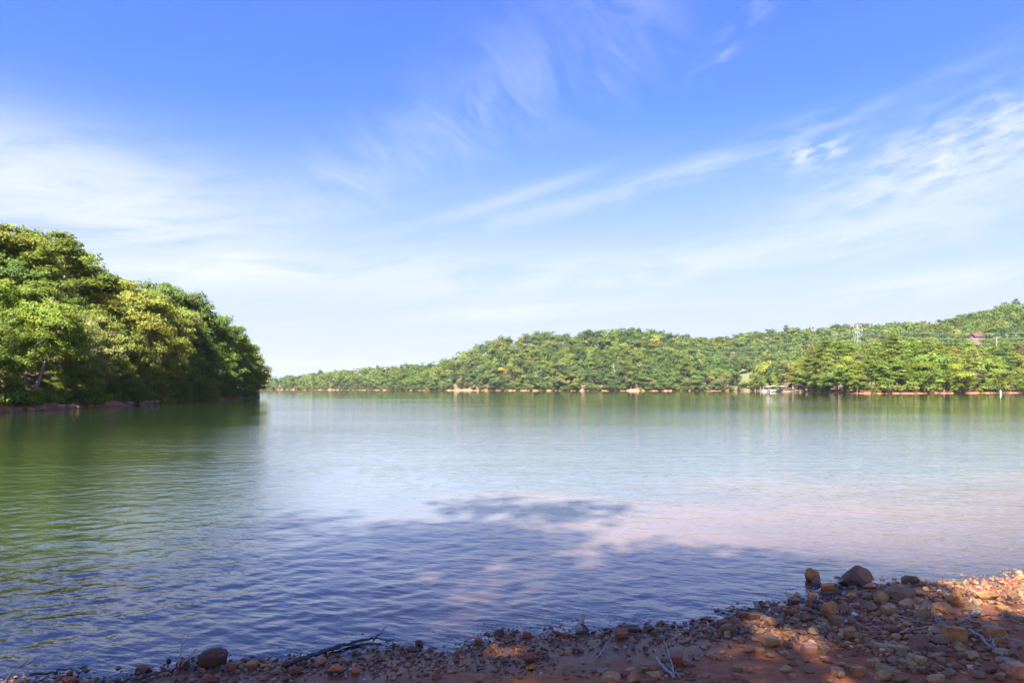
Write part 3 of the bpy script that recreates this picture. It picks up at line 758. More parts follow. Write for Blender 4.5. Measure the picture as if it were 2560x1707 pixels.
for yv in np.arange(290, 1500, 8.8):
    for xv in np.arange(-520, 640, 8.8):
        x = xv+rr.uniform(-3.4, 3.4); d = yv+rr.uniform(-3.4, 3.4)
        p = px_of(x, d)
        if p < 630 or p > 2640: continue
        ds, dc, hc = far_profile(p)
        if d < ds+12 or d > dc+14: continue
        if 1838 < p < 1890 and d < 720: continue
        if 1884 < p < 2010 and d < ds+34: continue
        if 2405 < p < 2475 and 545 < d < 590: continue
        right = p > 1900 and d < 470
        kind = 'p' if rr.uniform() < (0.42 if right else (0.10 if p > 1900 else 0.02)) else 'b'
        h = rr.uniform(13, 23)
        if right: h = rr.uniform(16, 26) if kind == 'p' else rr.uniform(13, 20)
        try_tree(x, d, kind, h, rr.uniform(0.70, 1.08) if kind == 'b' else rr.uniform(0.95, 1.4), None, False)
# lawn trees round the cove and dock
for pxv, off, h, kind, wf in [(1888, 14, 17, 'y', 0.8), (1902, 22, 15, 'b', 0.7), (1912, 20, 14, 'b', 0.75), (1925, 40, 26, 'y', 0.8), (1938, 38, 22, 'b', 0.8), (1950, 36, 21, 'p', 1.2), (1965, 24, 19, 'p', 1.3),
                              (1982, 26, 18, 'p', 1.4), (1996, 14, 19, 'p', 1.2), (2006, 12, 12, 'b', 1.2), (1915, 46, 23, 'y', 0.9), (1900, 50, 20, 'b', 0.9)]:
    d = float(np.interp(pxv, S_PX, S_D))+off
    cands.append([(pxv-CX)/F*d, d, 'b' if kind == 'y' else kind, h, wf, (0.17, 0.185, 0.035) if kind == 'y' else None, False])
# the tall bare-stemmed pines
tall = [(2232, 9, 26, 1.0), (1714, 16, 27, 0.9), (2488, 100, 24, 1.2), (2320, 30, 26, 1.0)]
arr = []
for c in cands:
    x, d, kind, h, wf, col, front = c
    p = px_of(x, d); z = float(far_z(x, d))
    cap = capped(p)
    if cap is not None and d < 568:
        hm = (HY-cap)/F*d+H-z
        if hm < 3.5: continue
        h = min(h, hm)
    if z < 0.08: continue
    if 2130 < p < 2158 and d > 420: h = min(h, max(6, (HY-850)/F*d+H-z)) if d < 640 else h
    arr.append([d, x, z, h, wf, kind, col, front, p])
arr.sort(key=lambda q: q[0])
# how much of each tree shows from here, front to back
buf = np.zeros((220, 2100), bool); X0, Y0 = 560, 745
vis = []
yy, xx = np.mgrid[0:220, 0:2100]
for q in arr:
    d, x, z, h, wf, kind, col, front, p = q
    R = (0.36 if kind == 'b' else 0.22)*h*wf*F/d*0.85
    ztop, zbot = z+h, z+0.15*h
    yt = HY-(ztop-H)/d*F; yb = HY-(zbot-H)/d*F
    i0, i1 = max(0, int(yt-Y0)), min(220, int(yb-Y0)+1); j0, j1 = max(0, int(p-R-X0)), min(2100, int(p+R-X0)+1)
    if i1 <= i0 or j1 <= j0: vis.append(0); continue
    sub = buf[i0:i1, j0:j1]
    e = ((xx[i0:i1, j0:j1]+X0-p)/R)**2+((yy[i0:i1, j0:j1]+Y0-(yt+yb)/2)/((yb-yt)/2))**2 < 1
    vis.append(int((e & ~sub).sum())); sub |= e
vis = np.array(vis)
# colours
for i, q in enumerate(arr):
    d, x, z, h, wf, kind, col, front, p = q
    pal = RIGHT_G if (p > 1880 and d < 520) else FAR_G
    if col is None:
        r_ = rr.uniform()
        big = float(fbm(x/45, d/45, 2, 91))
        col = pal[int(np.clip((big*1.7-0.35+rr.uniform(-0.3, 0.3))*5, 0, 4))]
        if r_ < 0.006 and kind == 'b': col = (0.19, 0.165, 0.03)
        elif r_ < 0.06: col = (0.125, 0.125, 0.05)
    q[6] = cvar(col, 0.27)
ordr = np.argsort(-vis)
NB, NP_ = 205, 110
ind = set(); nb = npn = 0
for i in ordr:
    if vis[i] < 12: break
    if arr[i][5] == 'b' and nb < NB: ind.add(i); nb += 1
    elif arr[i][5] == 'p' and npn < NP_: ind.add(i); npn += 1
def tint_name(c):
    if c[0] > 0.16: return 'yellowing'
    if c[0] > 0.93*c[1]: return 'olive'
    return 'light green' if c[1] > 0.125 else ('mid-green' if c[1] > 0.095 else 'dark green')
massV, massQ, massR, massC, off_ = [], [], [], [], 0
stemV, stemQ, stemT, so_ = [], [], [], 0
def mesh_np(me):
    V = np.empty(len(me.vertices)*3, np.float32); me.vertices.foreach_get('co', V)
    R_ = np.empty(len(me.vertices), np.float32); me.attributes['rnd'].data.foreach_get('value', R_)
    return V.reshape(-1, 3), R_
far_np = {'b': [mesh_np(k[1]) for k in FAR_B], 'p': [mesh_np(k[1]) for k in FAR_P]}
kept = 0
for i, q in enumerate(arr):
    d, x, z, h, wf, kind, col, front, p = q
    if i in ind:
        if d < 480: kk = random.choice(MID_P if kind == 'p' else MID_B)
        else: kk = random.choice(FAR_P if kind == 'p' else FAR_B)
        place = ('on the right shore' if d < 520 else 'on the right-hand ridge') if p > 1890 else ('on the wooded middle hill' if p > 1060 else 'on the low far shore')
        ds, dc, hc = far_profile(p); t = (d-ds)/(dc-ds)
        band = 'at the waterline' if d-ds < 14 else ('on the lower slope' if t < 0.4 else ('midway up' if t < 0.75 else 'near the skyline'))
        nm = 'pine' if kind == 'p' else 'broadleaf tree'
        tree('pine_tree' if kind == 'p' else 'broadleaf_tree', kk, x, d, z-(0.3 if not front else 0.07*h), h, wf, col, group='trees '+place, base_label=f'{tint_name(col)} {nm} {band}, {place}')
    else:
        if vis[i] == 0 and rr.uniform() < 0.85: continue
        V, R_ = far_np[kind][i % len(far_np[kind])]
        n4 = len(V)//4
        st_, grow = (7, 2.2) if vis[i] < 60 else (3, 1.5)       # fewer, larger leaves where little shows
        Vq = V.reshape(-1, 4, 3)[(i % st_)::st_]; cq = Vq.mean(1, keepdims=True); V = (cq+(Vq-cq)*grow).reshape(-1, 3)
        R_ = R_.reshape(-1, 4)[(i % st_)::st_].ravel()
        a = rr.uniform(0, 6.28); c_, s_ = math.cos(a), math.sin(a)
        W = np.stack([(V[:, 0]*c_-V[:, 1]*s_)*h*wf+x, (V[:, 0]*s_+V[:, 1]*c_)*h*wf+d, V[:, 2]*h+z-0.3], 1)
        massV.append(W); massR.append(R_); massC.append(np.tile(col, (len(W), 1))); kept += 1
for pxv in np.arange(640, 2600, 1.6):
    ds = float(np.interp(pxv, S_PX, S_D)+shore_wob(pxv))
    if rr.uniform() > 1.6/F*ds/2.0: continue
    if 1850 < pxv < 1990 or fbm(pxv/30.0, 9.5, 2, 55) > 0.74: continue
    d = ds+(rr.uniform(-0.3, 2.6) if pxv < 1990 else rr.uniform(1.8, 5.0)); x = (pxv-CX)/F*d; z = float(far_z(x, d)); h = rr.uniform(3.0, 7.0); V, R_ = far_np['b'][rr.integers(0, 5)]
    V, R_ = V.reshape(-1, 4, 3)[::4], R_.reshape(-1, 4)[::4].ravel(); cq = V.mean(1, keepdims=True); V = (cq+(V-cq)*1.6).reshape(-1, 3)
    massV.append(np.stack([V[:, 0]*h*1.5+x, V[:, 1]*h*1.5+d, (V[:, 2]-0.14)*h*1.1+max(z, 0.1)], 1)); massR.append(R_)
    massC.append(np.tile(cvar((RIGHT_G if pxv > 1900 else FAR_G)[rr.integers(0, 4)], 0.15), (len(V), 1)))
MV = np.vstack(massV)
me = new_mesh('woodland', MV, np.arange(len(MV)).reshape(-1, 4), None, [LEAF_A], False, {'rnd': np.concatenate(massR), 'tint': np.vstack(massC)})
o = obj('distant_woodland', me); tag(o, 'dense far-off woods filling in between the trees of the hills', 'woodland', kind='stuff')
print('far trees', len(arr), 'individual', len(ind), 'mass', kept, 'quads', len(MV)//4)

# tall pines with long bare stems, yellowing trees and dead snags that stand out
for (pxv, off, h, wf), lab in zip(tall, ['tall pine with a long bare pale trunk above the clay bank on the right-hand shore', 'tall bare-stemmed pine on the right flank of the middle hill',
                                         'flat-topped pine beside the utility pole at the right', 'tall dark-topped pine rising among the trees of the right-hand shore']):
    d = float(np.interp(pxv, S_PX, S_D))+off; x = (pxv-CX)/F*d
    tree('pine_tree', MID_P[2] if off < 90 else MID_P[3], x, d, float(far_z(x, d))-0.2, h, wf, cvar(PINEC, 0.05), label=lab, group='tall pines')
def snag(pxv, off, h, lab, seed):
    d = float(np.interp(pxv, S_PX, S_D))+off; x = (pxv-CX)/F*d; z = float(far_z(x, d))
    r = np.random.default_rng(seed); mb = MB()
    zs = np.linspace(0, h, 6); path = np.stack([0.02*h*np.sin(zs/h*4), 0*zs, zs], 1); mb.tube(path, 0.30*(1-zs/h*0.85), 5)
    e = bpy.data.objects.new('dead_tree', None); C.objects.link(e); e.location = (x, d, z)
    obj('trunk', mb.mesh('trunk', BARK_PALE, True), e)
    for k in range(9):
        z0 = h*r.uniform(0.35, 0.92); a = r.uniform(0, 6.28); L = h*0.22*r.uniform(0.5, 1)
        b = MB().tube(np.array([[0, 0, z0], [math.cos(a)*L*0.5, math.sin(a)*L*0.5, z0+L*0.45], [math.cos(a)*L, math.sin(a)*L, z0+L*0.7]]), np.array([0.13, 0.09, 0.03]), 4)
        obj('branch', b.mesh('branch', BARK_PALE, True), e)
    tag(e, lab, 'dead tree', 'dead trees on the far shore')
snag(1535, 9, 20, 'pale dead tree standing in the middle of the middle hill shore', 1)
snag(1660, 9, 13, 'pale dead trunk right of the centre of the middle hill shore', 2)
snag(1118, 8, 9, 'pale dead tree by the left end of the middle hill shore', 3)
snag(2440, 95, 14, 'bleached dead tree below the red-roofed house', 4)
# young pale-stemmed trees on the lawn of the cove
for i, (pxv, off, h) in enumerate([(1888, 9, 13), (1901, 9, 10), (1909, 9, 11), (1934, 14, 14)]):
    d = float(np.interp(pxv, S_PX, S_D))+off; x = (pxv-CX)/F*d
    tree('young_tree', MID_B[3], x, d, float(far_z(x, d))-0.1, h, 0.62, cvar(BRIGHT, 0.1), group='young trees by the cove', bark=BARK_PALE,
         base_label='slender young tree with pale trunk on the grass left of the dock')

# ordinals for labels that would otherwise repeat
def ordinal(n): return f'{n}{"th" if 10 <= n % 100 <= 20 else {1: "st", 2: "nd", 3: "rd"}.get(n % 10, "th")}'
def give_labels(items):
    by = {}
    for o, b, p in items: by.setdefault(b, []).append((p, o))
    for b, L in by.items():
        L.sort(key=lambda q: q[0])
        for k, (p, o) in enumerate(L):
            if len(L) == 1: o['label'] = b
            elif k == 0: o['label'] = b+', leftmost of these'
            elif k == len(L)-1: o['label'] = b+', rightmost of these'
            else: o['label'] = b+f', {ordinal(k+1)} from left'
give_labels(ALL)

# ------------------------------------------------------------------ pylon, wires, pole, house
def far_at(px, d): x = (px-CX)/F*d; return x, d, float(far_z(x, d))
def row_z(py, d): return H+(HY-py)/F*d
def pylon(px, d, top_row, lab):
    x, y, z = far_at(px, d); top = row_z(top_row, d)-z
    e = bpy.data.objects.new('power_pylon', None); C.objects.link(e); e.location = (x, y, z); e.rotation_euler = (0, 0, 0.35)
    def half(t): return 2.9*(1-t)**1.3+0.75
    for sx in (-1, 1):
        for sy in (-1, 1):
            zs = np.linspace(-0.5, top, 9)
            path = np.array([(sx*half(max(0, q)/top), sy*half(max(0, q)/top), q) for q in zs])
            obj('leg', MB().tube(path, 0.11, 4).mesh('leg', STEEL), e)
    lv = [top*(1-(1-k/9)**1.25) for k in range(10)]
    mb = MB()
    for a, b in zip(lv[:-1], lv[1:]):
        ha, hb = half(a/top), half(b/top)
        for (s1, s2) in (((-1, -1), (1, -1)), ((1, -1), (1, 1)), ((1, 1), (-1, 1)), ((-1, 1), (-1, -1))):
            mb.tube(np.array([(s1[0]*ha, s1[1]*ha, a), (s2[0]*hb, s2[1]*hb, b)]), 0.055, 4)
            mb.tube(np.array([(s2[0]*ha, s2[1]*ha, a), (s1[0]*hb, s1[1]*hb, b)]), 0.055, 4)
            mb.tube(np.array([(s1[0]*hb, s1[1]*hb, b), (s2[0]*hb, s2[1]*hb, b)]), 0.055, 4)
    obj('lattice', mb.mesh('lattice', STEEL), e)
    arms = []
    for k, (f, L) in enumerate(((0.97, 4.2), (0.86, 5.2), (0.75, 4.6))):
        zz = top*f; hw = half(f)
        for s in (-1, 1):
            m = MB()
            tip = np.array([0, s*L, zz+0.1])
            for sx in (-1, 1):
                m.tube(np.array([(sx*hw, s*hw, zz), tip]), 0.07, 4); m.tube(np.array([(sx*hw, s*hw, zz+1.4), tip]), 0.06, 4)
            obj('cross_arm', m.mesh('cross_arm', STEEL), e)
            ins = obj('insulator', MB().tube(np.array([tip, tip-np.array([0, 0, 1.2])]), 0.11, 5).mesh('insulator', WHITE), e)
            arms.append(np.array([x, y, z])+np.array(Euler((0, 0, 0.35)).to_matrix() @ Vector(tip-np.array([0, 0, 1.2]))))
    tag(e, lab, 'pylon'); return arms
arms = pylon(2144, 610, 812, 'steel lattice power pylon rising above the trees on the right')
def wire(p0, p1, sag, lab, rad=0.07, grp='power lines'):
    t = np.linspace(0, 1, 40)[:, None]; P = np.array(p0)*(1-t)+np.array(p1)*t; P[:, 2] -= sag*4*(t*(1-t))[:, 0]
    o = obj('power_line', MB().tube(P, rad, 5).mesh('power_line', WIRE)); tag(o, lab, 'power line', grp)
def wp(px, py, d): return np.array([(px-CX)/F*d, d, row_z(py, d)])
names = ['topmost', 'middle', 'lowest']
for k in range(3):
    wire(arms[2*k], wp(1735, 862+k*13, 735), 9, f'{names[k]} of the power lines running left from the pylon over the cove', 0.024)
    wire(arms[2*k+1], wp(2680, 826+k*14, 400), 3.5, f'{names[k]} of the power lines running right from the pylon', 0.034)
xq, yq, zq = far_at(2492, 425)
pole = bpy.data.objects.new('utility_pole', None); C.objects.link(pole); pole.location = (xq, yq, zq)
tz = row_z(841, 425)-zq
obj('post', MB().tube(np.array([(0, 0, -0.5), (0, 0, tz*0.5), (0, 0, tz)]), np.array([0.24, 0.2, 0.16]), 8).mesh('post', BARK), pole)
obj('cross_arm', MB().box((0, 0, tz-0.9), (4.4, 0.16, 0.2)).mesh('cross_arm', BARK), pole)
for s in (-1.9, 0.0, 1.9): obj('insulator', MB().tube(np.array([(s, 0, tz-0.8), (s, 0, tz-0.35)]), 0.09, 6).mesh('insulator', WHITE), pole)
tag(pole, 'wooden utility pole with cross arm above the right-hand trees', 'utility pole')
# house on the slope, mostly hidden
hxp, hyp, hzp = far_at(2441, 575)
hzp = min(hzp, row_z(846, 575))
house = bpy.data.objects.new('house', None); C.objects.link(house); house.location = (hxp, hyp, hzp-0.5); house.rotation_euler = (0, 0, 0.15)
rz_ = row_z(832, 575)-hzp+0.5; ev = rz_-3.4; HW, HD = 4.6, 3.6
mb = MB(); mb.box((0, 0, ev/2-1), (2*HW, 2*HD, ev+2)); mb.add([(-HW, -HD, ev), (-HW, HD, ev), (-HW, 0, rz_-0.25), (HW, -HD, ev), (HW, HD, ev), (HW, 0, rz_-0.25)], None, [(0, 2, 1), (3, 4, 5)])
obj('wall', mb.mesh('wall', BRICK), house)
for s in (-1, 1):
    m = MB(); a = HD+0.6; V = []
    for xx_ in (-HW-0.5, HW+0.5):
        V += [(xx_, s*a, ev-0.35), (xx_, 0, rz_), (xx_, s*a, ev-0.15), (xx_, 0, rz_+0.22)]
    m.add(V, [(0, 1, 5, 4), (2, 6, 7, 3), (0, 4, 6, 2), (0, 2, 3, 1), (4, 5, 7, 6), (1, 3, 7, 5)]); obj('roof', m.mesh('roof', ROOF), house)
for wx in (-4.5, -1.5, 1.5, 4.5):
    wo = obj('window', MB().box((wx, -HD-0.04, ev*0.55), (1.5, 0.1, 1.5)).mesh('window', WHITE), house)
    obj('pane', MB().box((wx, -HD-0.10, ev*0.55), (1.2, 0.06, 1.2)).mesh('pane', GLASS), wo)
tag(house, 'house with red-brown roof showing through the trees on the right slope', 'house')

# ------------------------------------------------------------------ dock, boats, buoy
dd = 476.0
def dx_(px): return (px-CX)/F*dd
dk = bpy.data.objects.new('boat_dock', None); C.objects.link(dk); dk.location = (dx_(1937), dd, 0)
obj('deck', MB().box((0, 1.5, 0.45), (10.5, 1.6, 0.3)).mesh('deck', DECK), dk)
obj('walkway', MB().box((-3.6, 9, 0.5), (1.3, 14, 0.2)).mesh('walkway', DECK), dk)
V, Q = [], []
for i, a in enumerate(np.linspace(-1, 1, 9)):
    for yv in (-2.6, 2.6):
        z0 = 3.35+0.62*(1-a*a); V += [(a*5.9, yv, z0-0.14*abs(a)), (a*5.9, yv, z0+0.10)]
for i in range(8):
    b = i*4; c = b+4
    Q += [(b, c, c+2, b+2), (b+1, b+3, c+3, c+1), (b, b+1, c+1, c), (b+2, c+2, c+3, b+3)]
Q += [(0, 2, 3, 1), (32, 33, 35, 34)]
obj('canopy_roof', MB().add(V, Q).mesh('canopy_roof', WHITE, False), dk)
for sx in (-4.6, 0, 4.6):
    for sy in (-2.2, 2.2): obj('post', MB().tube(np.array([(sx, sy, -1.5), (sx, sy, 3.4)]), 0.13, 6).mesh('post', DARK), dk)
tag(dk, 'covered boat dock with curved white canopy on the right-hand shore', 'dock')
def hull(L, B, D, mat, nm, sheer=0.2):
    n = 12; V = []; 
    for i in range(n):
        t = i/(n-1); wv = B/2*(1-max(0, (t-0.45)/0.55)**2.2)*(0.9+0.1*t); zt = D*(1+sheer*t*t)
        V += [(L*(t-0.5), -wv, zt), (L*(t-0.5), -wv*0.72, 0.25*D), (L*(t-0.5), 0, -0.1*D+0.3*D*max(0, t-0.7)), (L*(t-0.5), wv*0.72, 0.25*D), (L*(t-0.5), wv, zt), (L*(t-0.5), wv*0.85, zt*0.96), (L*(t-0.5), -wv*0.85, zt*0.96)]
    Q = []
    for i in range(n-1):
        for k in range(7):
            k2 = (k+1) % 7; Q.append((i*7+k, i*7+k2, (i+1)*7+k2, (i+1)*7+k))
    T = [(0, k, k+1) for k in range(1, 6)]+[((n-1)*7, (n-1)*7+k+1, (n-1)*7+k) for k in range(1, 6)]
    return MB().add(V, Q, T).mesh(nm, mat, False)
bt = bpy.data.objects.new('motor_boat', None); C.objects.link(bt); bt.location = (dx_(1932), dd-0.8, 0.1); bt.rotation_euler = (0, 0, math.radians(200))
obj('hull', hull(5.2, 2.0, 1.1, DECK, 'hull'), bt)
obj('windshield', MB().box((0.3, 0, 1.45), (0.12, 1.5, 0.55)).mesh('windshield', GLASS), bt)
obj('seat', MB().box((-0.9, 0, 1.25), (0.8, 1.4, 0.5)).mesh('seat', DARK), bt)
tag(bt, 'pale motor boat under the dock canopy', 'boat')
b2 = bpy.data.objects.new('motor_boat', None); C.objects.link(b2); b2.location = (dx_(1948), dd+0.3, 0.1); b2.rotation_euler = (0, 0, math.radians(8))
obj('hull', hull(5.6, 2.1, 1.2, DARK, 'hull'), b2); obj('windshield', MB().box((0.4, 0, 1.6), (0.12, 1.5, 0.5)).mesh('windshield', GLASS), b2)
tag(b2, 'dark hulled boat moored at the right end of the dock', 'boat')
pf = bpy.data.objects.new('swim_platform', None); C.objects.link(pf); pf.location = (dx_(1909), dd-0.5, 0)
obj('deck', MB().box((0, 0, 0.75), (3.8, 2.6, 0.3)).mesh('deck', DECK), pf)
for s in (-1.3, 1.3): obj('float', MB().tube(np.array([(-1.7, s*0.7, 0.25), (1.7, s*0.7, 0.25)]), 0.38, 8).mesh('float', WHITE), pf)
tag(pf, 'small pale floating platform left of the dock', 'platform')
rb = bpy.data.objects.new('rowing_boat', None); C.objects.link(rb); rb.location = (dx_(1961), dd+8, float(far_z(dx_(1961), dd+8))+0.15); rb.rotation_euler = (0, -0.12, 0.1)
obj('hull', hull(3.6, 1.3, 0.6, DARK, 'hull'), rb); obj('thwart', MB().box((0, 0, 0.55), (0.25, 1.1, 0.06)).mesh('thwart', WOOD_GREY), rb)
tag(rb, 'dark rowing boat pulled up on the clay right of the dock', 'boat')
bx, by = wpt(2502, 984.2)
bu = bpy.data.objects.new('buoy', None); C.objects.link(bu); bu.location = (bx, by, 0); bu.rotation_euler = (0, -0.12, 0)
obj('body', MB().tube(np.array([(0, 0, -0.6), (0, 0, 0.0), (0, 0, 0.9), (0, 0, 1.35), (0, 0, 1.5)]), np.array([0.26, 0.30, 0.27, 0.22, 0.08]), 12).mesh('body', WHITE, True), bu)
obj('band', MB().tube(np.array([(0, 0, 1.0), (0, 0, 1.14)]), np.array([0.285, 0.27]), 12).mesh('band', ORANGE, True), bu)
tag(bu, 'white marker buoy floating off the right-hand shore', 'buoy')

# ------------------------------------------------------------------ stones
def ico(sub):
    bm = bmesh.new(); bmesh.ops.create_icosphere(bm, subdivisions=sub, radius=1)
    V = np.array([v.co[:] for v in bm.verts]); T = np.array([[v.index for v in f.verts] for f in bm.faces]); bm.free(); return V, T
ICO = {k: ico(k) for k in (1, 2, 3, 4, 5)}
def n3(P, f, seed):
    return (fbm(P[:, 0]*f+P[:, 2]*f*0.7+seed*3.1, P[:, 1]*f-P[:, 2]*f*0.6+seed*1.7, 3, seed)-0.5)
def rock(seed, sub=3, planes=14, cut=(0.48, 0.80), noise=0.13, box=False, pointed=False):
    r = np.random.default_rng(seed); V, T = ICO[sub]; P = V.copy()
    N = unit(r.normal(size=(planes, 3)))
    if box:
        N = np.vstack([np.array([[1, 0, 0], [-1, 0, 0], [0, 1, 0], [0, -1, 0], [0, 0, 1], [0, 0, -1.]])+r.normal(0, 0.10, (6, 3)), N[:3]]); N = unit(N)
    D = r.uniform(cut[0], cut[1], len(N))
    if box: D[:6] = r.uniform(0.50, 0.62, 6); D[6:] = r.uniform(0.75, 0.9, len(D)-6)
    for n_, d_ in zip(N, D):
        k = P@n_-d_; P = P-np.maximum(k, 0)[:, None]*n_[None]
    if pointed: P[:, :2] *= (1.0-0.35*np.clip(P[:, 2:3]+0.3, 0, 1))
    P = P*(1+noise*n3(P, 1.6, seed)[:, None]*1.2+noise*0.55*n3(P, 4.5, seed+9)[:, None])
    mn, mx = P.min(0), P.max(0); P = (P-(mn+mx)/2)/(mx-mn)
    P[:, 2] += 0.5
    return P, T
def rock_mesh(nm, seed, sub=3, smooth=False, **kw):
    P, T = rock(seed, sub, **kw); me = new_mesh(nm, P, None, T, [STONE], smooth); return me
ANG = [rock_mesh('stone', 10+i, 4) for i in range(8)]
RND = [rock_mesh('stone', 40+i, 4, planes=13, cut=(0.52, 0.86), noise=0.15) for i in range(6)]
BLK = [rock_mesh('stone', 70+i, 4, box=True, noise=0.07) for i in range(5)]
PAL = {'ochre': (0.35, 0.20, 0.090), 'tan': (0.35, 0.245, 0.155), 'grey-brown': (0.20, 0.145, 0.105), 'red-brown': (0.20, 0.080, 0.048), 'purple-brown': (0.15, 0.092, 0.082),
       'orange': (0.42, 0.165, 0.050), 'dark brown': (0.085, 0.055, 0.043), 'pinkish': (0.36, 0.215, 0.165), 'grey': (0.23, 0.205, 0.175), 'olive-grey': (0.21, 0.19, 0.125)}
PAL = {k: (v[0]*1.42, v[1]*1.16, v[2]*0.80) for k, v in PAL.items()}
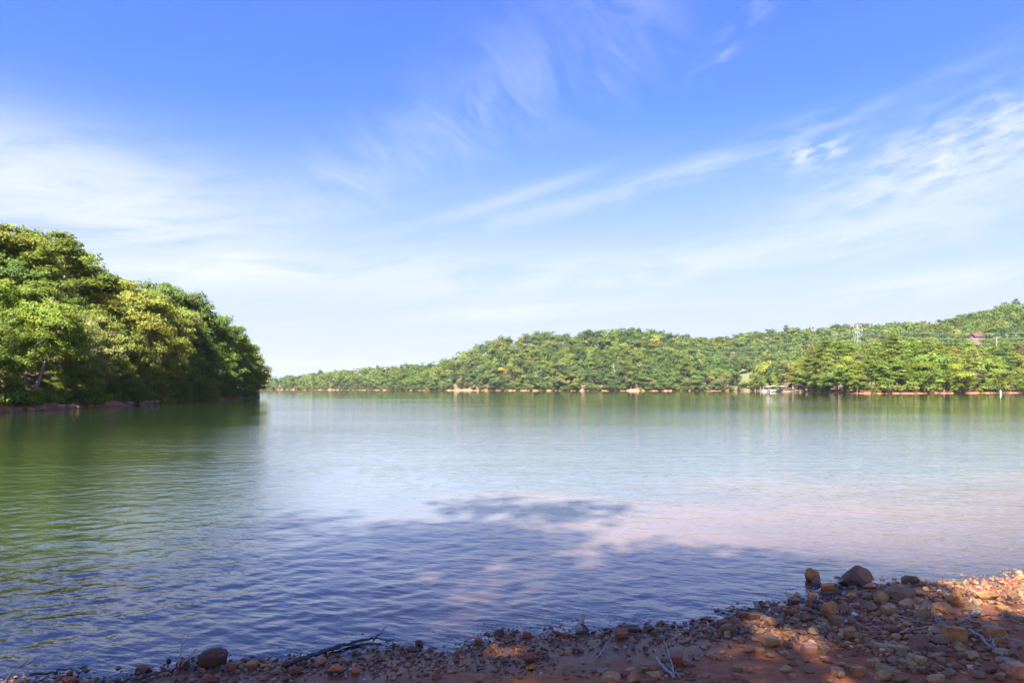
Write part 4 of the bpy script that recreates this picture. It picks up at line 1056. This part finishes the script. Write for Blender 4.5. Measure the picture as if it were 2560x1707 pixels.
KEY = [  # centre px, foot row, width px, height px, shape, colour, label ('' = generic)
 (2035, 1452, 38, 36, 'pt', 'ochre', 'pointed ochre boulder standing in the water, leftmost of the large boulders'),
 (2046, 1461, 24, 15, 'r', 'purple-brown', 'small dark stone at the foot of the pointed boulder in the water'),
 (2154, 1468, 84, 50, 'a', 'dark brown', 'largest boulder, dark brown and hump-backed, at the water edge'),
 (2073, 1481, 30, 22, 'k', 'orange', 'squarish orange stone in the shallows below the pointed boulder'),
 (2132, 1499, 26, 18, 'r', 'ochre', 'bright ochre stone just in front of the largest boulder'),
 (2034, 1506, 25, 23, 'pt', 'ochre', 'upright ochre stone in the shallows beside the dark curved branch'),
 (1987, 1516, 24, 19, 'k', 'dark brown', 'dark squarish stone in the shallows, farthest left of the boulder cluster'),
 (2027, 1523, 24, 18, 'a', 'red-brown', 'red-brown stone below the upright ochre stone at the water edge'),
 (2080, 1543, 43, 38, 'r', 'ochre', 'big rounded ochre boulder with a lit left side, at the water edge'),
 (1981, 1542, 32, 19, 'r', 'red-brown', 'wet red-brown stone left of the big rounded ochre boulder'),
 (1861, 1546, 29, 17, 'k', 'red-brown', 'red-brown block in the shallows, left of a matching flat block'),
 (1891, 1551, 34, 15, 'k', 'purple-brown', 'flat purple-brown block in the shallows, right of the red-brown block'),
 (1811, 1567, 26, 15, 'k', 'red-brown', 'small red-brown block lying at the waterline behind the grey-brown hump'),
 (1825, 1584, 38, 22, 'r', 'grey-brown', 'rounded grey-brown stone on the wet strip left of the beach centre'),
 (1937, 1568, 26, 16, 'a', 'ochre', 'angular ochre stone at the waterline below the two flat blocks'),
 (1933, 1618, 47, 31, 'a', 'tan', 'large angular beige stone alone in the middle of the beach'),
 (2097, 1562, 26, 21, 'k', 'grey-brown', 'grey-brown squarish stone in front of the big rounded ochre boulder'),
 (2131, 1561, 21, 20, 'a', 'grey-brown', 'small upright grey-brown stone right of the squarish one'),
 (2132, 1597, 29, 30, 'a', 'tan', 'tall angular tan stone in mid-beach with a dark stone at its right'),
 (2148, 1604, 26, 22, 'a', 'grey-brown', 'dark angular stone leaning against the tall tan stone'),
 (2036, 1589, 25, 19, 'a', 'tan', 'angular tan stone left of the tall tan stone in mid-beach'),
 (1969, 1683, 30, 17, 'r', 'tan', 'oval tan stone near the bottom edge, below the large beige stone'),
 (1695, 1664, 32, 25, 'k', 'red-brown', 'dark red block half sunk in the clay beside the thin pale twig'),
 (2181, 1623, 22, 17, 'a', 'grey-brown', 'small angular grey-brown stone right of the dark leaning stone'),
 (2286, 1462, 44, 25, 'a', 'dark brown', 'dark brown pointed boulder at the waterline right of the largest boulder'),
 (2176, 1477, 35, 20, 'a', 'pinkish', 'pinkish angular stone touching the right foot of the largest boulder'),
 (2261, 1506, 72, 38, 'a', 'grey-brown', 'big flat-topped grey-brown slab in the stones right of the largest boulder'),
 (2210, 1508, 38, 28, 'r', 'ochre', 'rounded ochre stone against the left side of the flat-topped slab'),
 (2175, 1502, 29, 20, 'r', 'grey-brown', 'rounded grey-brown stone left of the ochre stone by the slab'),
 (2271, 1515, 36, 17, 'r', 'tan', 'oval tan stone in front of the flat-topped slab'),
 (2304, 1514, 31, 18, 'r', 'tan', 'tan stone at the right front of the flat-topped slab'),
 (2397, 1508, 37, 34, 'r', 'ochre', 'tall sunlit yellow stone at the right of the beach'),
 (2485, 1503, 52, 18, 'a', 'ochre', 'long low sunlit stone in the bright patch at the right'),
 (2370, 1536, 54, 25, 'r', 'ochre', 'oval golden stone alone on the clay below the sunlit yellow stone'),
 (2453, 1521, 32, 20, 'r', 'grey-brown', 'brown rounded stone at the lower rim of the sunlit patch'),
 (2442, 1539, 36, 19, 'k', 'grey-brown', 'brown wedge-shaped block right of the oval golden stone'),
 (2116, 1530, 33, 19, 'a', 'grey-brown', 'grey-brown wedge behind the big rounded ochre boulder, on its right'),
 (2184, 1530, 36, 22, 'a', 'grey-brown', 'broad grey-brown stone midway between the ochre boulder and the slab'),
 (2229, 1541, 35, 27, 'a', 'tan', 'tan stone with slanting cracks in front of the flat-topped slab'),
 (2317, 1549, 37, 23, 'a', 'grey-brown', 'grey-brown stone left of the oval golden stone'),
 (2241, 1585, 39, 18, 'r', 'purple-brown', 'low purple-brown stone above the curved pale stick'),
 (2243, 1601, 26, 16, 'a', 'pinkish', 'small pinkish stone at the left end of the curved stick'),
 (2308, 1635, 49, 42, 'r', 'purple-brown', 'round purple-brown boulder, largest of the lower beach'),
 (2395, 1607, 57, 39, 'k', 'ochre', 'large faceted orange-tan boulder with sticks behind it'),
 (2494, 1605, 48, 33, 'k', 'ochre', 'orange-brown boulder under the long reed at the right edge'),
 (2353, 1612, 39, 18, 'r', 'grey-brown', 'grey-brown stone between the round purple and the faceted orange boulder'),
 (2356, 1637, 49, 17, 'r', 'purple-brown', 'flat purple slate stone right of the round purple-brown boulder'),
 (2266, 1633, 35, 15, 'r', 'tan', 'oval tan stone left of the round purple-brown boulder'),
 (2410, 1652, 23, 19, 'k', 'purple-brown', 'purple squarish stone next to the oval tan one, below the faceted boulder'),
 (2437, 1650, 37, 19, 'r', 'tan', 'oval tan stone right of the purple squarish stone'),
 (2519, 1645, 43, 18, 'r', 'tan', 'long tan stone under the forked grey branch'),
 (2546, 1655, 36, 33, 'r', 'grey-brown', 'large brown stone cut by the right picture edge'),
 (2528, 1662, 48, 13, 'r', 'grey', 'flat grey stone by the lower end of the forked branch'),
 (2224, 1689, 52, 23, 'a', 'olive-grey', 'large olive-grey slab near the bottom edge of the picture'),
 (2311, 1685, 36, 16, 'a', 'grey-brown', 'grey-brown flat stone right of the olive-grey slab'),
 (2381, 1688, 27, 15, 'a', 'grey', 'grey angular stone near the bottom, right of centre of the stony patch'),
 (2550, 1697, 40, 38, 'k', 'pinkish', 'big pinkish stone in the bottom right corner'),
 (2263, 1712, 42, 24, 'a', 'grey-brown', 'angular stone cut by the bottom edge below the olive-grey slab'),
 (2346, 1712, 42, 24, 'a', 'tan', 'tan angular stone cut by the bottom edge, right of the olive-grey slab'),
 (2514, 1676, 25, 15, 'r', 'grey', 'round grey stone above the bottom right corner stone'),
 (2484, 1684, 33, 22, 'a', 'purple-brown', 'purple-brown angular stone near the bottom right corner'),
 (2551, 1554, 30, 14, 'k', 'grey', 'flat blue-grey stone at the right picture edge above the reed'),
 (1196, 1610, 21, 18, 'a', 'orange', 'bright orange stone at the waterline near the picture centre'),
 (1235, 1623, 18, 14, 'a', 'ochre', 'ochre stone just right of the bright orange waterline stone'),
 (1317, 1594, 21, 17, 'k', 'ochre', 'small upright block standing in the shallows near the picture centre'),
 (1394, 1590, 18, 11, 'r', 'red-brown', 'small red-brown stone in the shallows right of the upright block'),
 (1557, 1596, 37, 19, 'k', 'red-brown', 'dark red block at the waterline with a thin slab behind it'),
 (1583, 1582, 39, 13, 'k', 'dark brown', 'thin dark slab in the shallows behind the dark red block'),
 (1627, 1578, 20, 15, 'r', 'purple-brown', 'round purple-brown stone in the shallows right of the thin slab'),
 (1047, 1615, 21, 16, 'a', 'dark brown', 'dark angular stone in the water left of the bright orange one'),
 (1022, 1630, 32, 14, 'a', 'red-brown', 'low dark red stone at the waterline below the dark angular one'),
 (883, 1640, 14, 13, 'a', 'dark brown', 'small dark stone in the puddle beside the long dark branch'),
 (1326, 1655, 36, 22, 'a', 'red-brown', 'red-brown sloping stone above the orange clay ledge'),
 (1328, 1679, 24, 19, 'r', 'orange', 'round orange stone sitting on the lit clay ledge'),
 (836, 1683, 36, 19, 'a', 'orange', 'orange flat stone on the beach below the long dark branch'),
 (1587, 1709, 33, 28, 'pt', 'pinkish', 'pinkish pointed stone at the bottom edge beside the tan one'),
 (1531, 1710, 48, 24, 'r', 'tan', 'big tan stone cut by the bottom edge left of the pinkish one'),
 (1613, 1674, 24, 17, 'k', 'tan', 'tan capped stone above the pinkish pointed stone'),
 (1510, 1686, 32, 16, 'a', 'grey', 'low grey angular stone right of the orange clay ledge'),
 (1198, 1704, 22, 17, 'a', 'grey', 'small grey stone at the bottom edge left of the clay ledge'),
 (521, 1671, 66, 42, 'drum', 'dark brown', 'large dark red drum-shaped block standing in the water at the left'),
 (456, 1667, 31, 15, 'k', 'red-brown', 'small red block left of the drum-shaped block with a twig on it'),
 (352, 1682, 36, 17, 'r', 'red-brown', 'oval wet stone in the water left of the drum-shaped block'),
 (611, 1657, 21, 11, 'r', 'red-brown', 'small flat stone in the water right of the drum-shaped block'),
 (579, 1677, 24, 18, 'k', 'red-brown', 'dark stacked stone at the right foot of the drum-shaped block'),
 (625, 1669, 28, 11, 'k', 'orange', 'flat orange block at the waterline right of the drum-shaped block'),
 (168, 1710, 46, 20, 'r', 'red-brown', 'dark stone at the bottom left corner under an arched twig'),
 (560, 1677, 25, 10, 'r', 'purple-brown', 'low rounded stone in front of the drum-shaped block'),
 (735, 1689, 30, 22, 'a', 'red-brown', 'dark angular red stone at the lower left beach'),
 (660, 1673, 26, 10, 'r', 'orange', 'thin orange stone right of the flat orange block'),
]
# drum-shaped block: squat rounded prism with a bulging cap
def drum_mesh():
    n = 36; V = []; prof = [(0.40, 0.0), (0.43, 0.3), (0.46, 0.6), (0.50, 0.80), (0.49, 0.86), (0.40, 0.88), (0.33, 0.90), (0.32, 0.96), (0.24, 1.0), (0.0, 1.0)]
    for r_, z in prof:
        for k in range(n):
            a = k*2*math.pi/n; sq = 1/max(abs(math.cos(a)), abs(math.sin(a)))**0.45
            w_ = 1+0.05*math.sin(3*a+1+z)+0.03*math.sin(7*a+z*9)
            V.append((r_*sq*w_*math.cos(a), r_*sq*w_*math.sin(a), z+0.02*math.sin(2*a)))
    V = np.array(V); V += 0.012*np.stack([n3(V*2, 4, 3), n3(V*2, 4, 5), n3(V*2, 4, 7)], 1)*4
    Q = [(i*n+k, i*n+(k+1) % n, (i+1)*n+(k+1) % n, (i+1)*n+k) for i in range(len(prof)-1) for k in range(n)]
    return new_mesh('stone', V, Q, None, [STONE], False)
occ = []
def put_stone(px, foot, wpx, hpx, shp, cname, lab, seed, base_label=None):
    x, y, z = hit(px, foot, 0.0)
    inwater = gz(x, y) < 0.005
    k = y/F
    wd, ht = wpx*k, hpx*k*1.02
    dp = wd*random.uniform(0.7, 0.95)
    r = random.Random(seed)
    big = wpx >= 34
    sub = 5 if big else 4
    if shp == 'drum': me = drum_mesh()
    elif shp == 'k': me = rock_mesh('stone', 1000+seed, sub, box=True, noise=0.08) if big else r.choice(BLK)
    elif shp == 'r': me = rock_mesh('stone', 1000+seed, sub, planes=14, cut=(0.52, 0.86), noise=0.17) if big else r.choice(RND)
    elif shp == 'pt': me = rock_mesh('stone', 1000+seed, 5, planes=10, cut=(0.58, 0.86), noise=0.14, pointed=True)
    else: me = rock_mesh('stone', 1000+seed, sub, planes=15, noise=0.16) if big else r.choice(ANG)
    bury = 0.16 if not inwater else 0.30
    full = ht/(1-bury*0.75)
    yc = y+dp*0.42
    zb = (gz(x, yc) if not inwater else 0.0)
    z0 = min(z, zb+0.02)-full*bury*(1.0 if not inwater else 1.1)
    nm = 'boulder' if wpx >= 36 else 'stone'
    rz = r.choice((0, math.pi))+r.uniform(-0.25, 0.25) if shp not in ('drum',) else 0.1
    o = obj(nm, me, None, (x, yc, z0), (r.uniform(-0.08, 0.08), r.uniform(-0.08, 0.08), rz), (wd*1.03, dp, full), cvar(PAL[cname], 0.08))
    o['category'] = nm; o['group'] = 'stones on the beach'
    if lab: o['label'] = lab
    occ.append((x, yc, wd*0.5))
    return o
for i, (px_, foot, w_, h_, s_, c_, lab) in enumerate(KEY): put_stone(px_, foot, w_, h_, s_, c_, lab, i)

# further stones one can pick out singly
STL = []
def density(px, foot):
    right = sstep(px, 1650, 2000)
    band = np.exp(-((foot-1500)/70.0)**2)
    return 0.18+0.82*right
r_ = random.Random(5); tries = 0; made = 0
names_c = ['tan', 'grey-brown', 'ochre', 'red-brown', 'purple-brown', 'pinkish', 'grey', 'tan', 'grey-brown', 'grey-brown', 'tan']
while made < 215 and tries < 6000:
    tries += 1
    px_ = r_.uniform(60, 2555)
    xs_, yb_ = None, None
    foot = r_.uniform(1462, 1706)
    x, y, z = hit(px_, foot)
    s = float(inland(x, y))
    if s < -0.25: continue
    if r_.random() > density(px_, foot)*(1.0 if s > 0.1 else 0.6): continue
    w_m = min(0.13, max(0.045, r_.lognormvariate(math.log(0.068), 0.32)))
    if px_ < 1650: w_m *= 0.8
    if any((x-a)**2+(y-b)**2 < (0.85*c+0.5*w_m)**2 for a, b, c in occ): continue
    wpx = w_m*F/y; asp = r_.uniform(0.38, 0.75)
    cn = r_.choice(names_c if px_ > 1500 else ['red-brown', 'red-brown', 'grey-brown', 'ochre', 'orange', 'dark brown', 'purple-brown', 'tan'])
    if s < 0.12 and r_.random() < 0.5: cn = 'dark brown'
    shp = r_.choice('aarrk')
    o = put_stone(px_, foot, wpx, wpx*asp, shp, cn, None, 3000+made)
    sw = {'a': 'angular', 'r': 'rounded', 'k': 'blocky'}[shp]
    zone = 'at the waterline' if s < 0.25 else ('on the middle of the beach' if foot < 1620 else 'low in the foreground')
    col3 = 'left of the ledge' if px_ < 1250 else ('between ledge and boulders' if px_ < 1900 else 'among the boulders')
    fl = 'flat ' if asp < 0.5 else ''
    STL.append((o, f'{fl}{sw} {cn} stone {zone} {col3}', px_)); made += 1
give_labels(STL)
print('stones', made, tries)

# pebbles: nobody could count them
PV, PT, PC, po = [], [], [], 0
pr = np.random.default_rng(17)
prock = [rock(2000+i, 1, planes=7, cut=(0.55, 0.9), noise=0.12) for i in range(10)] 
prock2 = [rock(2100+i, 2, planes=12, noise=0.14) for i in range(10)]
palv = np.array([PAL[q] for q in ['tan', 'grey-brown', 'grey-brown', 'ochre', 'red-brown', 'red-brown', 'purple-brown', 'pinkish', 'grey', 'dark brown', 'orange']])
Ncand = 64000
pxr = pr.uniform(-40, 2600, Ncand); yr = pr.uniform(3.6, 8.6, Ncand); xr = (pxr-CX)/F*yr
sr = inland(xr, yr)
cl_ = fbm(xr*1.6, yr*2.4, 3, 77)
rightw = sstep(pxr, 1250, 2000)
prob = (0.30+0.55*rightw)*sstep(cl_, 0.36, 0.60)+0.5*np.exp(-((sr-0.1)/0.28)**2)
keep = (sr > -0.5) & (pr.uniform(0, 1, Ncand) < prob) & (sr < 4.0)
xr, yr, sr, pxr = xr[keep], yr[keep], sr[keep], pxr[keep]
zr = ground(xr, yr)
sz = np.clip(pr.lognormal(math.log(0.024), 0.52, len(xr)), 0.007, 0.062)*(0.8+0.35*sstep(pxr, 1400, 2000))
for i in range(len(xr)):
    P, T = (prock2 if sz[i] > 0.025 else prock)[pr.integers(0, 10)]
    a = pr.uniform(0, 6.28); c_, s_ = math.cos(a), math.sin(a)
    e1, e2 = sz[i]*pr.uniform(0.9, 1.35), sz[i]*pr.uniform(0.6, 1.0); hz_ = sz[i]*pr.uniform(0.35, 0.8)
    px1, py1 = P[:, 0]*e1, P[:, 1]*e2
    W = np.stack([px1*c_-py1*s_+xr[i], px1*s_+py1*c_+yr[i], P[:, 2]*hz_+zr[i]-hz_*0.28], 1)
    PV.append(W); PT.append(T+po); po += len(W)
    col = palv[pr.integers(0, len(palv))]*pr.uniform(0.75, 1.25)
    if pr.uniform() < 0.02: col = np.array([0.6, 0.57, 0.52])
    PC.append(np.tile(col, (len(W), 1)))
me = new_mesh('pebbles', np.vstack(PV), None, np.vstack(PT), [PEBBLE], False, {'tint': np.vstack(PC)})
o = obj('pebbles', me); tag(o, 'loose pebbles and gravel scattered over the clay beach', 'pebbles', kind='stuff')
print('pebbles', len(PV), 'tris', sum(len(t) for t in PT))

# ------------------------------------------------------------------ driftwood and twigs
def smooth_path(P, n=5):
    P = np.array(P, float); t = np.arange(len(P)); tt_ = np.linspace(0, len(P)-1, (len(P)-1)*n+1)
    Q = np.stack([np.interp(tt_, t, P[:, k]) for k in range(3)], 1)
    for _ in range(2): Q[1:-1] = 0.25*Q[:-2]+0.5*Q[1:-1]+0.25*Q[2:]
    return Q
def lie(pts, lift=0.012):
    P = []
    for a, b in pts:
        x, y, z = hit(a, b, 0.0); P.append((x, y, z+lift))
    return P
def stand(pts):
    """a twig standing up: the first point is on the ground, the others at about the same distance"""
    x0, y0, z0 = hit(pts[0][0], pts[0][1], 0.0); P = [(x0, y0, z0-0.02)]
    for k, (a, b) in enumerate(pts[1:]):
        d = y0+0.03*(k+1); P.append(((a-CX)/F*d, d, row_z(b, d)))
    return P
def twig(nm, chains, mat, lab, cat='stick', jit=0.004):
    e = None; r = np.random.default_rng(len(bpy.data.objects))
    for i, (P, r0, r1) in enumerate(chains):
        Q = smooth_path(P); Q[1:-1] += r.normal(0, jit, Q[1:-1].shape)
        rad = np.linspace(r0, r1, len(Q))*(1+0.12*np.sin(np.arange(len(Q))*2.3))
        me = MB().tube(Q, rad, 7).mesh('stem' if i == 0 else 'branch', mat, True)
        if i == 0: e = obj(nm, me)
        else: obj('side_branch', me, e)
    tag(e, lab, cat, 'driftwood on the beach'); return e
z5 = lambda L: [(a/2.735, 1400+b/2.735) for a, b in L]
z6 = lambda L: [(800+a/2.613, 1400+b/2.613) for a, b in L]
z7 = lambda L: [(1660+a/4.356, 1380+b/4.356) for a, b in L]
z8 = lambda L: [(2060+a/4.704, 1380+b/4.704) for a, b in L]
twig('driftwood_branch', [(lie(z5([(1940, 742), (2060, 695), (2230, 640), (2352, 598)])+z6([(60, 610), (150, 572), (260, 542), (330, 530), (370, 527)]), 0.025), 0.020, 0.008),
     (lie(z6([(370, 527)]), 0.03)+stand(z6([(375, 527), (400, 470), (437, 425)]))[1:], 0.006, 0.002),
     (lie(z6([(370, 527), (440, 545), (510, 572)]), 0.03), 0.007, 0.002), (lie(z6([(420, 540), (500, 544), (575, 552)]), 0.03), 0.004, 0.0015), (lie(z6([(150, 572), (270, 562), (390, 568)]), 0.02), 0.006, 0.003)],
     WOOD_DARK, 'long dark wet branch lying along the waterline left of centre', 'branch')
twig('twig', [(stand(z5([(1215, 742), (1236, 640), (1240, 590), (1256, 556), (1282, 540), (1290, 500), (1286, 470)])), 0.006, 0.0018),
     (stand(z5([(1215, 742), (1262, 690), (1312, 640), (1345, 600), (1364, 545), (1360, 505)])), 0.006, 0.0015), (stand(z5([(1215, 742), (1362, 520), (1376, 494)]))[1:], 0.0022, 0.001),
     (stand(z5([(1215, 742), (1248, 570), (1248, 545)]))[1:], 0.002, 0.001)], WOOD_GREY, 'thin bare twig standing upright in the water left of the drum-shaped block', 'twig', 0.001)
twig('driftwood_branch', [(lie(z5([(900, 842), (1000, 808), (1080, 785), (1215, 752), (1260, 745), (1330, 748)]), 0.02), 0.009, 0.003), (lie(z5([(1240, 748), (1350, 762), (1400, 800)]), 0.02), 0.004, 0.002)],
     WOOD_DARK, 'thin dark branch reaching from the bottom edge towards the drum-shaped block', 'branch')
twig('twig', [(stand(z5([(20, 830), (90, 750), (160, 715), (205, 665)])), 0.006, 0.002), (stand(z5([(20, 830), (130, 728), (205, 705), (255, 656)]))[1:], 0.003, 0.0015)], WOOD_DARK, 'bare twig rising from the water in the bottom left corner', 'twig', 0.001)
twig('driftwood_branch', [(lie(z5([(205, 836), (330, 826), (420, 802), (490, 795), (522, 810)]), 0.06), 0.010, 0.004)], WOOD_DARK, 'arched dark twig over the stone in the bottom left corner', 'twig')
twig('twig', [(lie(z6([(1805, 656), (1850, 600), (1880, 552)]), 0.02)+lie(z6([(1920, 510), (1942, 455)]), 0.05), 0.006, 0.0025)], WOOD_GREY, 'thin pale twig lying on the clay beside the dark red block', 'twig')
twig('stick', [(lie(z6([(2195, 668), (2250, 735), (2310, 800)]), 0.04), 0.011, 0.009)], WOOD_GREY, 'thick pale stick slanting down to the bottom edge, left of two thinner ones')
twig('stick', [(lie(z6([(2245, 565), (2275, 640), (2303, 735), (2312, 800)]), 0.05), 0.005, 0.005)], WOOD_GREY, 'thin pale stick crossing the thick pale stick at the bottom edge')
twig('stick', [(lie(z6([(2265, 700), (2310, 745), (2352, 792)]), 0.03), 0.006, 0.005)], WOOD_GREY, 'short pale stick right of the crossing sticks at the bottom edge')
twig('driftwood_branch', [(lie(z7([(1590, 452), (1640, 425), (1690, 410), (1740, 395)]), 0.03), 0.010, 0.005)], WOOD_DARK, 'short dark branch in the shallows left of the squarish orange stone', 'branch')
twig('driftwood_branch', [(lie(z7([(1690, 470), (1760, 492), (1835, 492), (1880, 440), (1890, 395)]), 0.035), 0.010, 0.010), (lie(z7([(1888, 398), (1910, 398), (1955, 402)]), 0.03), 0.008, 0.004), (lie(z7([(1835, 492), (1790, 530)]), 0.02), 0.004, 0.002)],
     WOOD_DARK, 'dark hook-shaped branch in the shallows below the squarish orange stone', 'branch')
twig('stick', [(lie(z8([(890, 988), (1000, 947), (1120, 935), (1240, 926), (1310, 892), (1400, 886)]), 0.03), 0.010, 0.007)], WOOD_TAN, 'curved pale stick lying left of the faceted orange boulder')
twig('driftwood_branch', [(lie(z8([(1610, 895), (1690, 845), (1760, 812), (1832, 782)]), 0.06), 0.009, 0.017), (lie(z8([(1680, 858), (1730, 872), (1785, 890)]), 0.05), 0.006, 0.003)], WOOD_GREY, 'thick grey branch stub behind the faceted orange boulder', 'branch')
twig('reed', [(lie(z8([(1590, 822), (1700, 826), (1800, 838)]), 0.06)+lie(z8([(1950, 868), (2100, 905), (2250, 945), (2352, 985)]), 0.10), 0.007, 0.005)], WOOD_TAN, 'long tan reed arching across the stones to the right edge', 'reed')
twig('stick', [(lie(z8([(870, 790), (980, 826), (1100, 862), (1300, 902)]), 0.04), 0.006, 0.003)], WOOD_GREY, 'long thin grey stick left of the pile behind the faceted boulder')
twig('stick', [(lie(z8([(1290, 745), (1330, 805), (1372, 872)]), 0.05), 0.006, 0.005)], WOOD_GREY, 'short pale stick pointing up the beach left of the faceted boulder')
twig('stick', [(lie(z8([(1306, 800), (1318, 830), (1326, 862)]), 0.03), 0.006, 0.005)], WOOD_GREY, 'shortest pale stick beside the one pointing up the beach')
twig('stick', [(lie(z8([(1330, 692), (1430, 760), (1530, 832)]), 0.05), 0.004, 0.003)], WOOD_TAN, 'thin tan stick running up towards the oval golden stone')
twig('stick', [(lie(z8([(1340, 868), (1480, 872), (1620, 866)]), 0.04), 0.005, 0.004)], WOOD_GREY, 'level thin stick in the pile above the faceted boulder')
twig('stick', [(lie(z8([(1640, 890), (1760, 928), (1900, 976)]), 0.09), 0.006, 0.005)], WOOD_TAN, 'tan stick leaning behind the right side of the faceted boulder')
twig('driftwood_branch', [(lie(z8([(1710, 980), (1790, 1030), (1860, 1075)]), 0.05)+lie(z8([(1930, 1135), (2000, 1170), (2060, 1205), (2100, 1262)]), 0.03), 0.012, 0.010), (lie(z8([(1850, 1066), (1905, 1098), (1975, 1106), (2120, 1066), (2250, 1110), (2352, 1126)]), 0.05), 0.007, 0.003),
     (lie(z8([(2005, 1195), (1985, 1130), (1940, 1020), (1915, 912)]), 0.06), 0.006, 0.003)], WOOD_GREY, 'forked grey branch lying right of the faceted orange boulder', 'branch')
twig('stick', [(lie(z6([(30, 752), (100, 745), (175, 735)]), 0.02), 0.009, 0.007)], WOOD_DARK, 'short dark stick on the clay below the orange flat stone')
twig('twig', [(lie(z6([(430, 604), (560, 606), (720, 610)]), 0.02), 0.004, 0.002)], WOOD_DARK, 'thin level twig over the puddle near the long dark branch', 'twig')
# pale root stump with twigs in the shallows
st = twig('driftwood_stump', [(lie(z6([(1690, 478), (1700, 450)]), 0.03)+[tuple(np.array(lie(z6([(1715, 440)]), 0.13)[0]))], 0.035, 0.022), (lie(z6([(1650, 492), (1690, 448), (1712, 420)]), 0.05), 0.006, 0.004), (lie(z6([(1655, 452), (1690, 470), (1720, 490)]), 0.04), 0.005, 0.003),
     (lie(z6([(1668, 485), (1700, 462), (1740, 480)]), 0.03), 0.005, 0.003)], WOOD_GREY, 'pale root stump with twigs in the shallows right of the picture centre', 'stump')
put_stone(1460, 1580, 24, 22, 'pt', 'dark brown', 'dark pointed stone behind the pale root stump in the shallows', 900)
# driftwood logs and stones on the headland bank
for i, (pxa_, pxb_, off, lab) in enumerate([(145, 162, 0.4, 'bleached driftwood log at the headland waterline, left one of four'), (318, 372, 0.7, 'long bleached log lying on the headland bank in its middle'),
                                            (372, 400, 0.6, 'bleached log right of the long one on the headland bank'), (600, 650, 0.8, 'bleached log lying at the headland tip')]):
    P = []
    for p in np.linspace(pxa_, pxb_, 5):
        d = bank_d(p)+off; x = (p-CX)/F*d; P.append((x, d, max(0.1, float(head_z(x, d)))+0.16))
    o = obj('driftwood_log', MB().tube(smooth_path(P, 3), 0.13, 7).mesh('log', WOOD_GREY, True)); tag(o, lab, 'log', 'driftwood on the headland')
HS = []
for i in range(34):
    p = random.uniform(5, 648); d = bank_d(p)+random.uniform(0.1, 0.9); x = (p-CX)/F*d; z = max(0.0, float(head_z(x, d)))
    s = random.uniform(0.35, 0.95)
    o = obj('stone', random.choice(ANG), None, (x, d, z-0.12), (0, 0, random.uniform(0, 6)), (s*1.2, s, s*0.6), cvar(PAL[random.choice(['grey', 'grey-brown', 'tan'])], 0.1))
    o['category'] = 'stone'; o['group'] = 'stones on the headland bank'; HS.append((o, 'grey-brown stone at the waterline of the left headland', p))
give_labels(HS)

# ------------------------------------------------------------------ air between here and the hills
hm = bpy.data.materials.new('thin_haze'); hm.use_nodes = True
hn = NT(hm.node_tree)
pv = hn.n('ShaderNodeVolumePrincipled', ins={'Color': (0.86, 0.92, 1.0, 1), 'Density': 0.000035, 'Anisotropy': 0.0})
hn.link(pv.outputs[0], hn.n('ShaderNodeOutputMaterial').inputs['Volume'])
o = obj('haze', MB().box((60, 1350, 62), (4600, 3900, 136)).mesh('haze', hm)); o['kind'] = 'stuff'; o['label'] = 'thin summer haze over the lake'; o['category'] = 'haze'
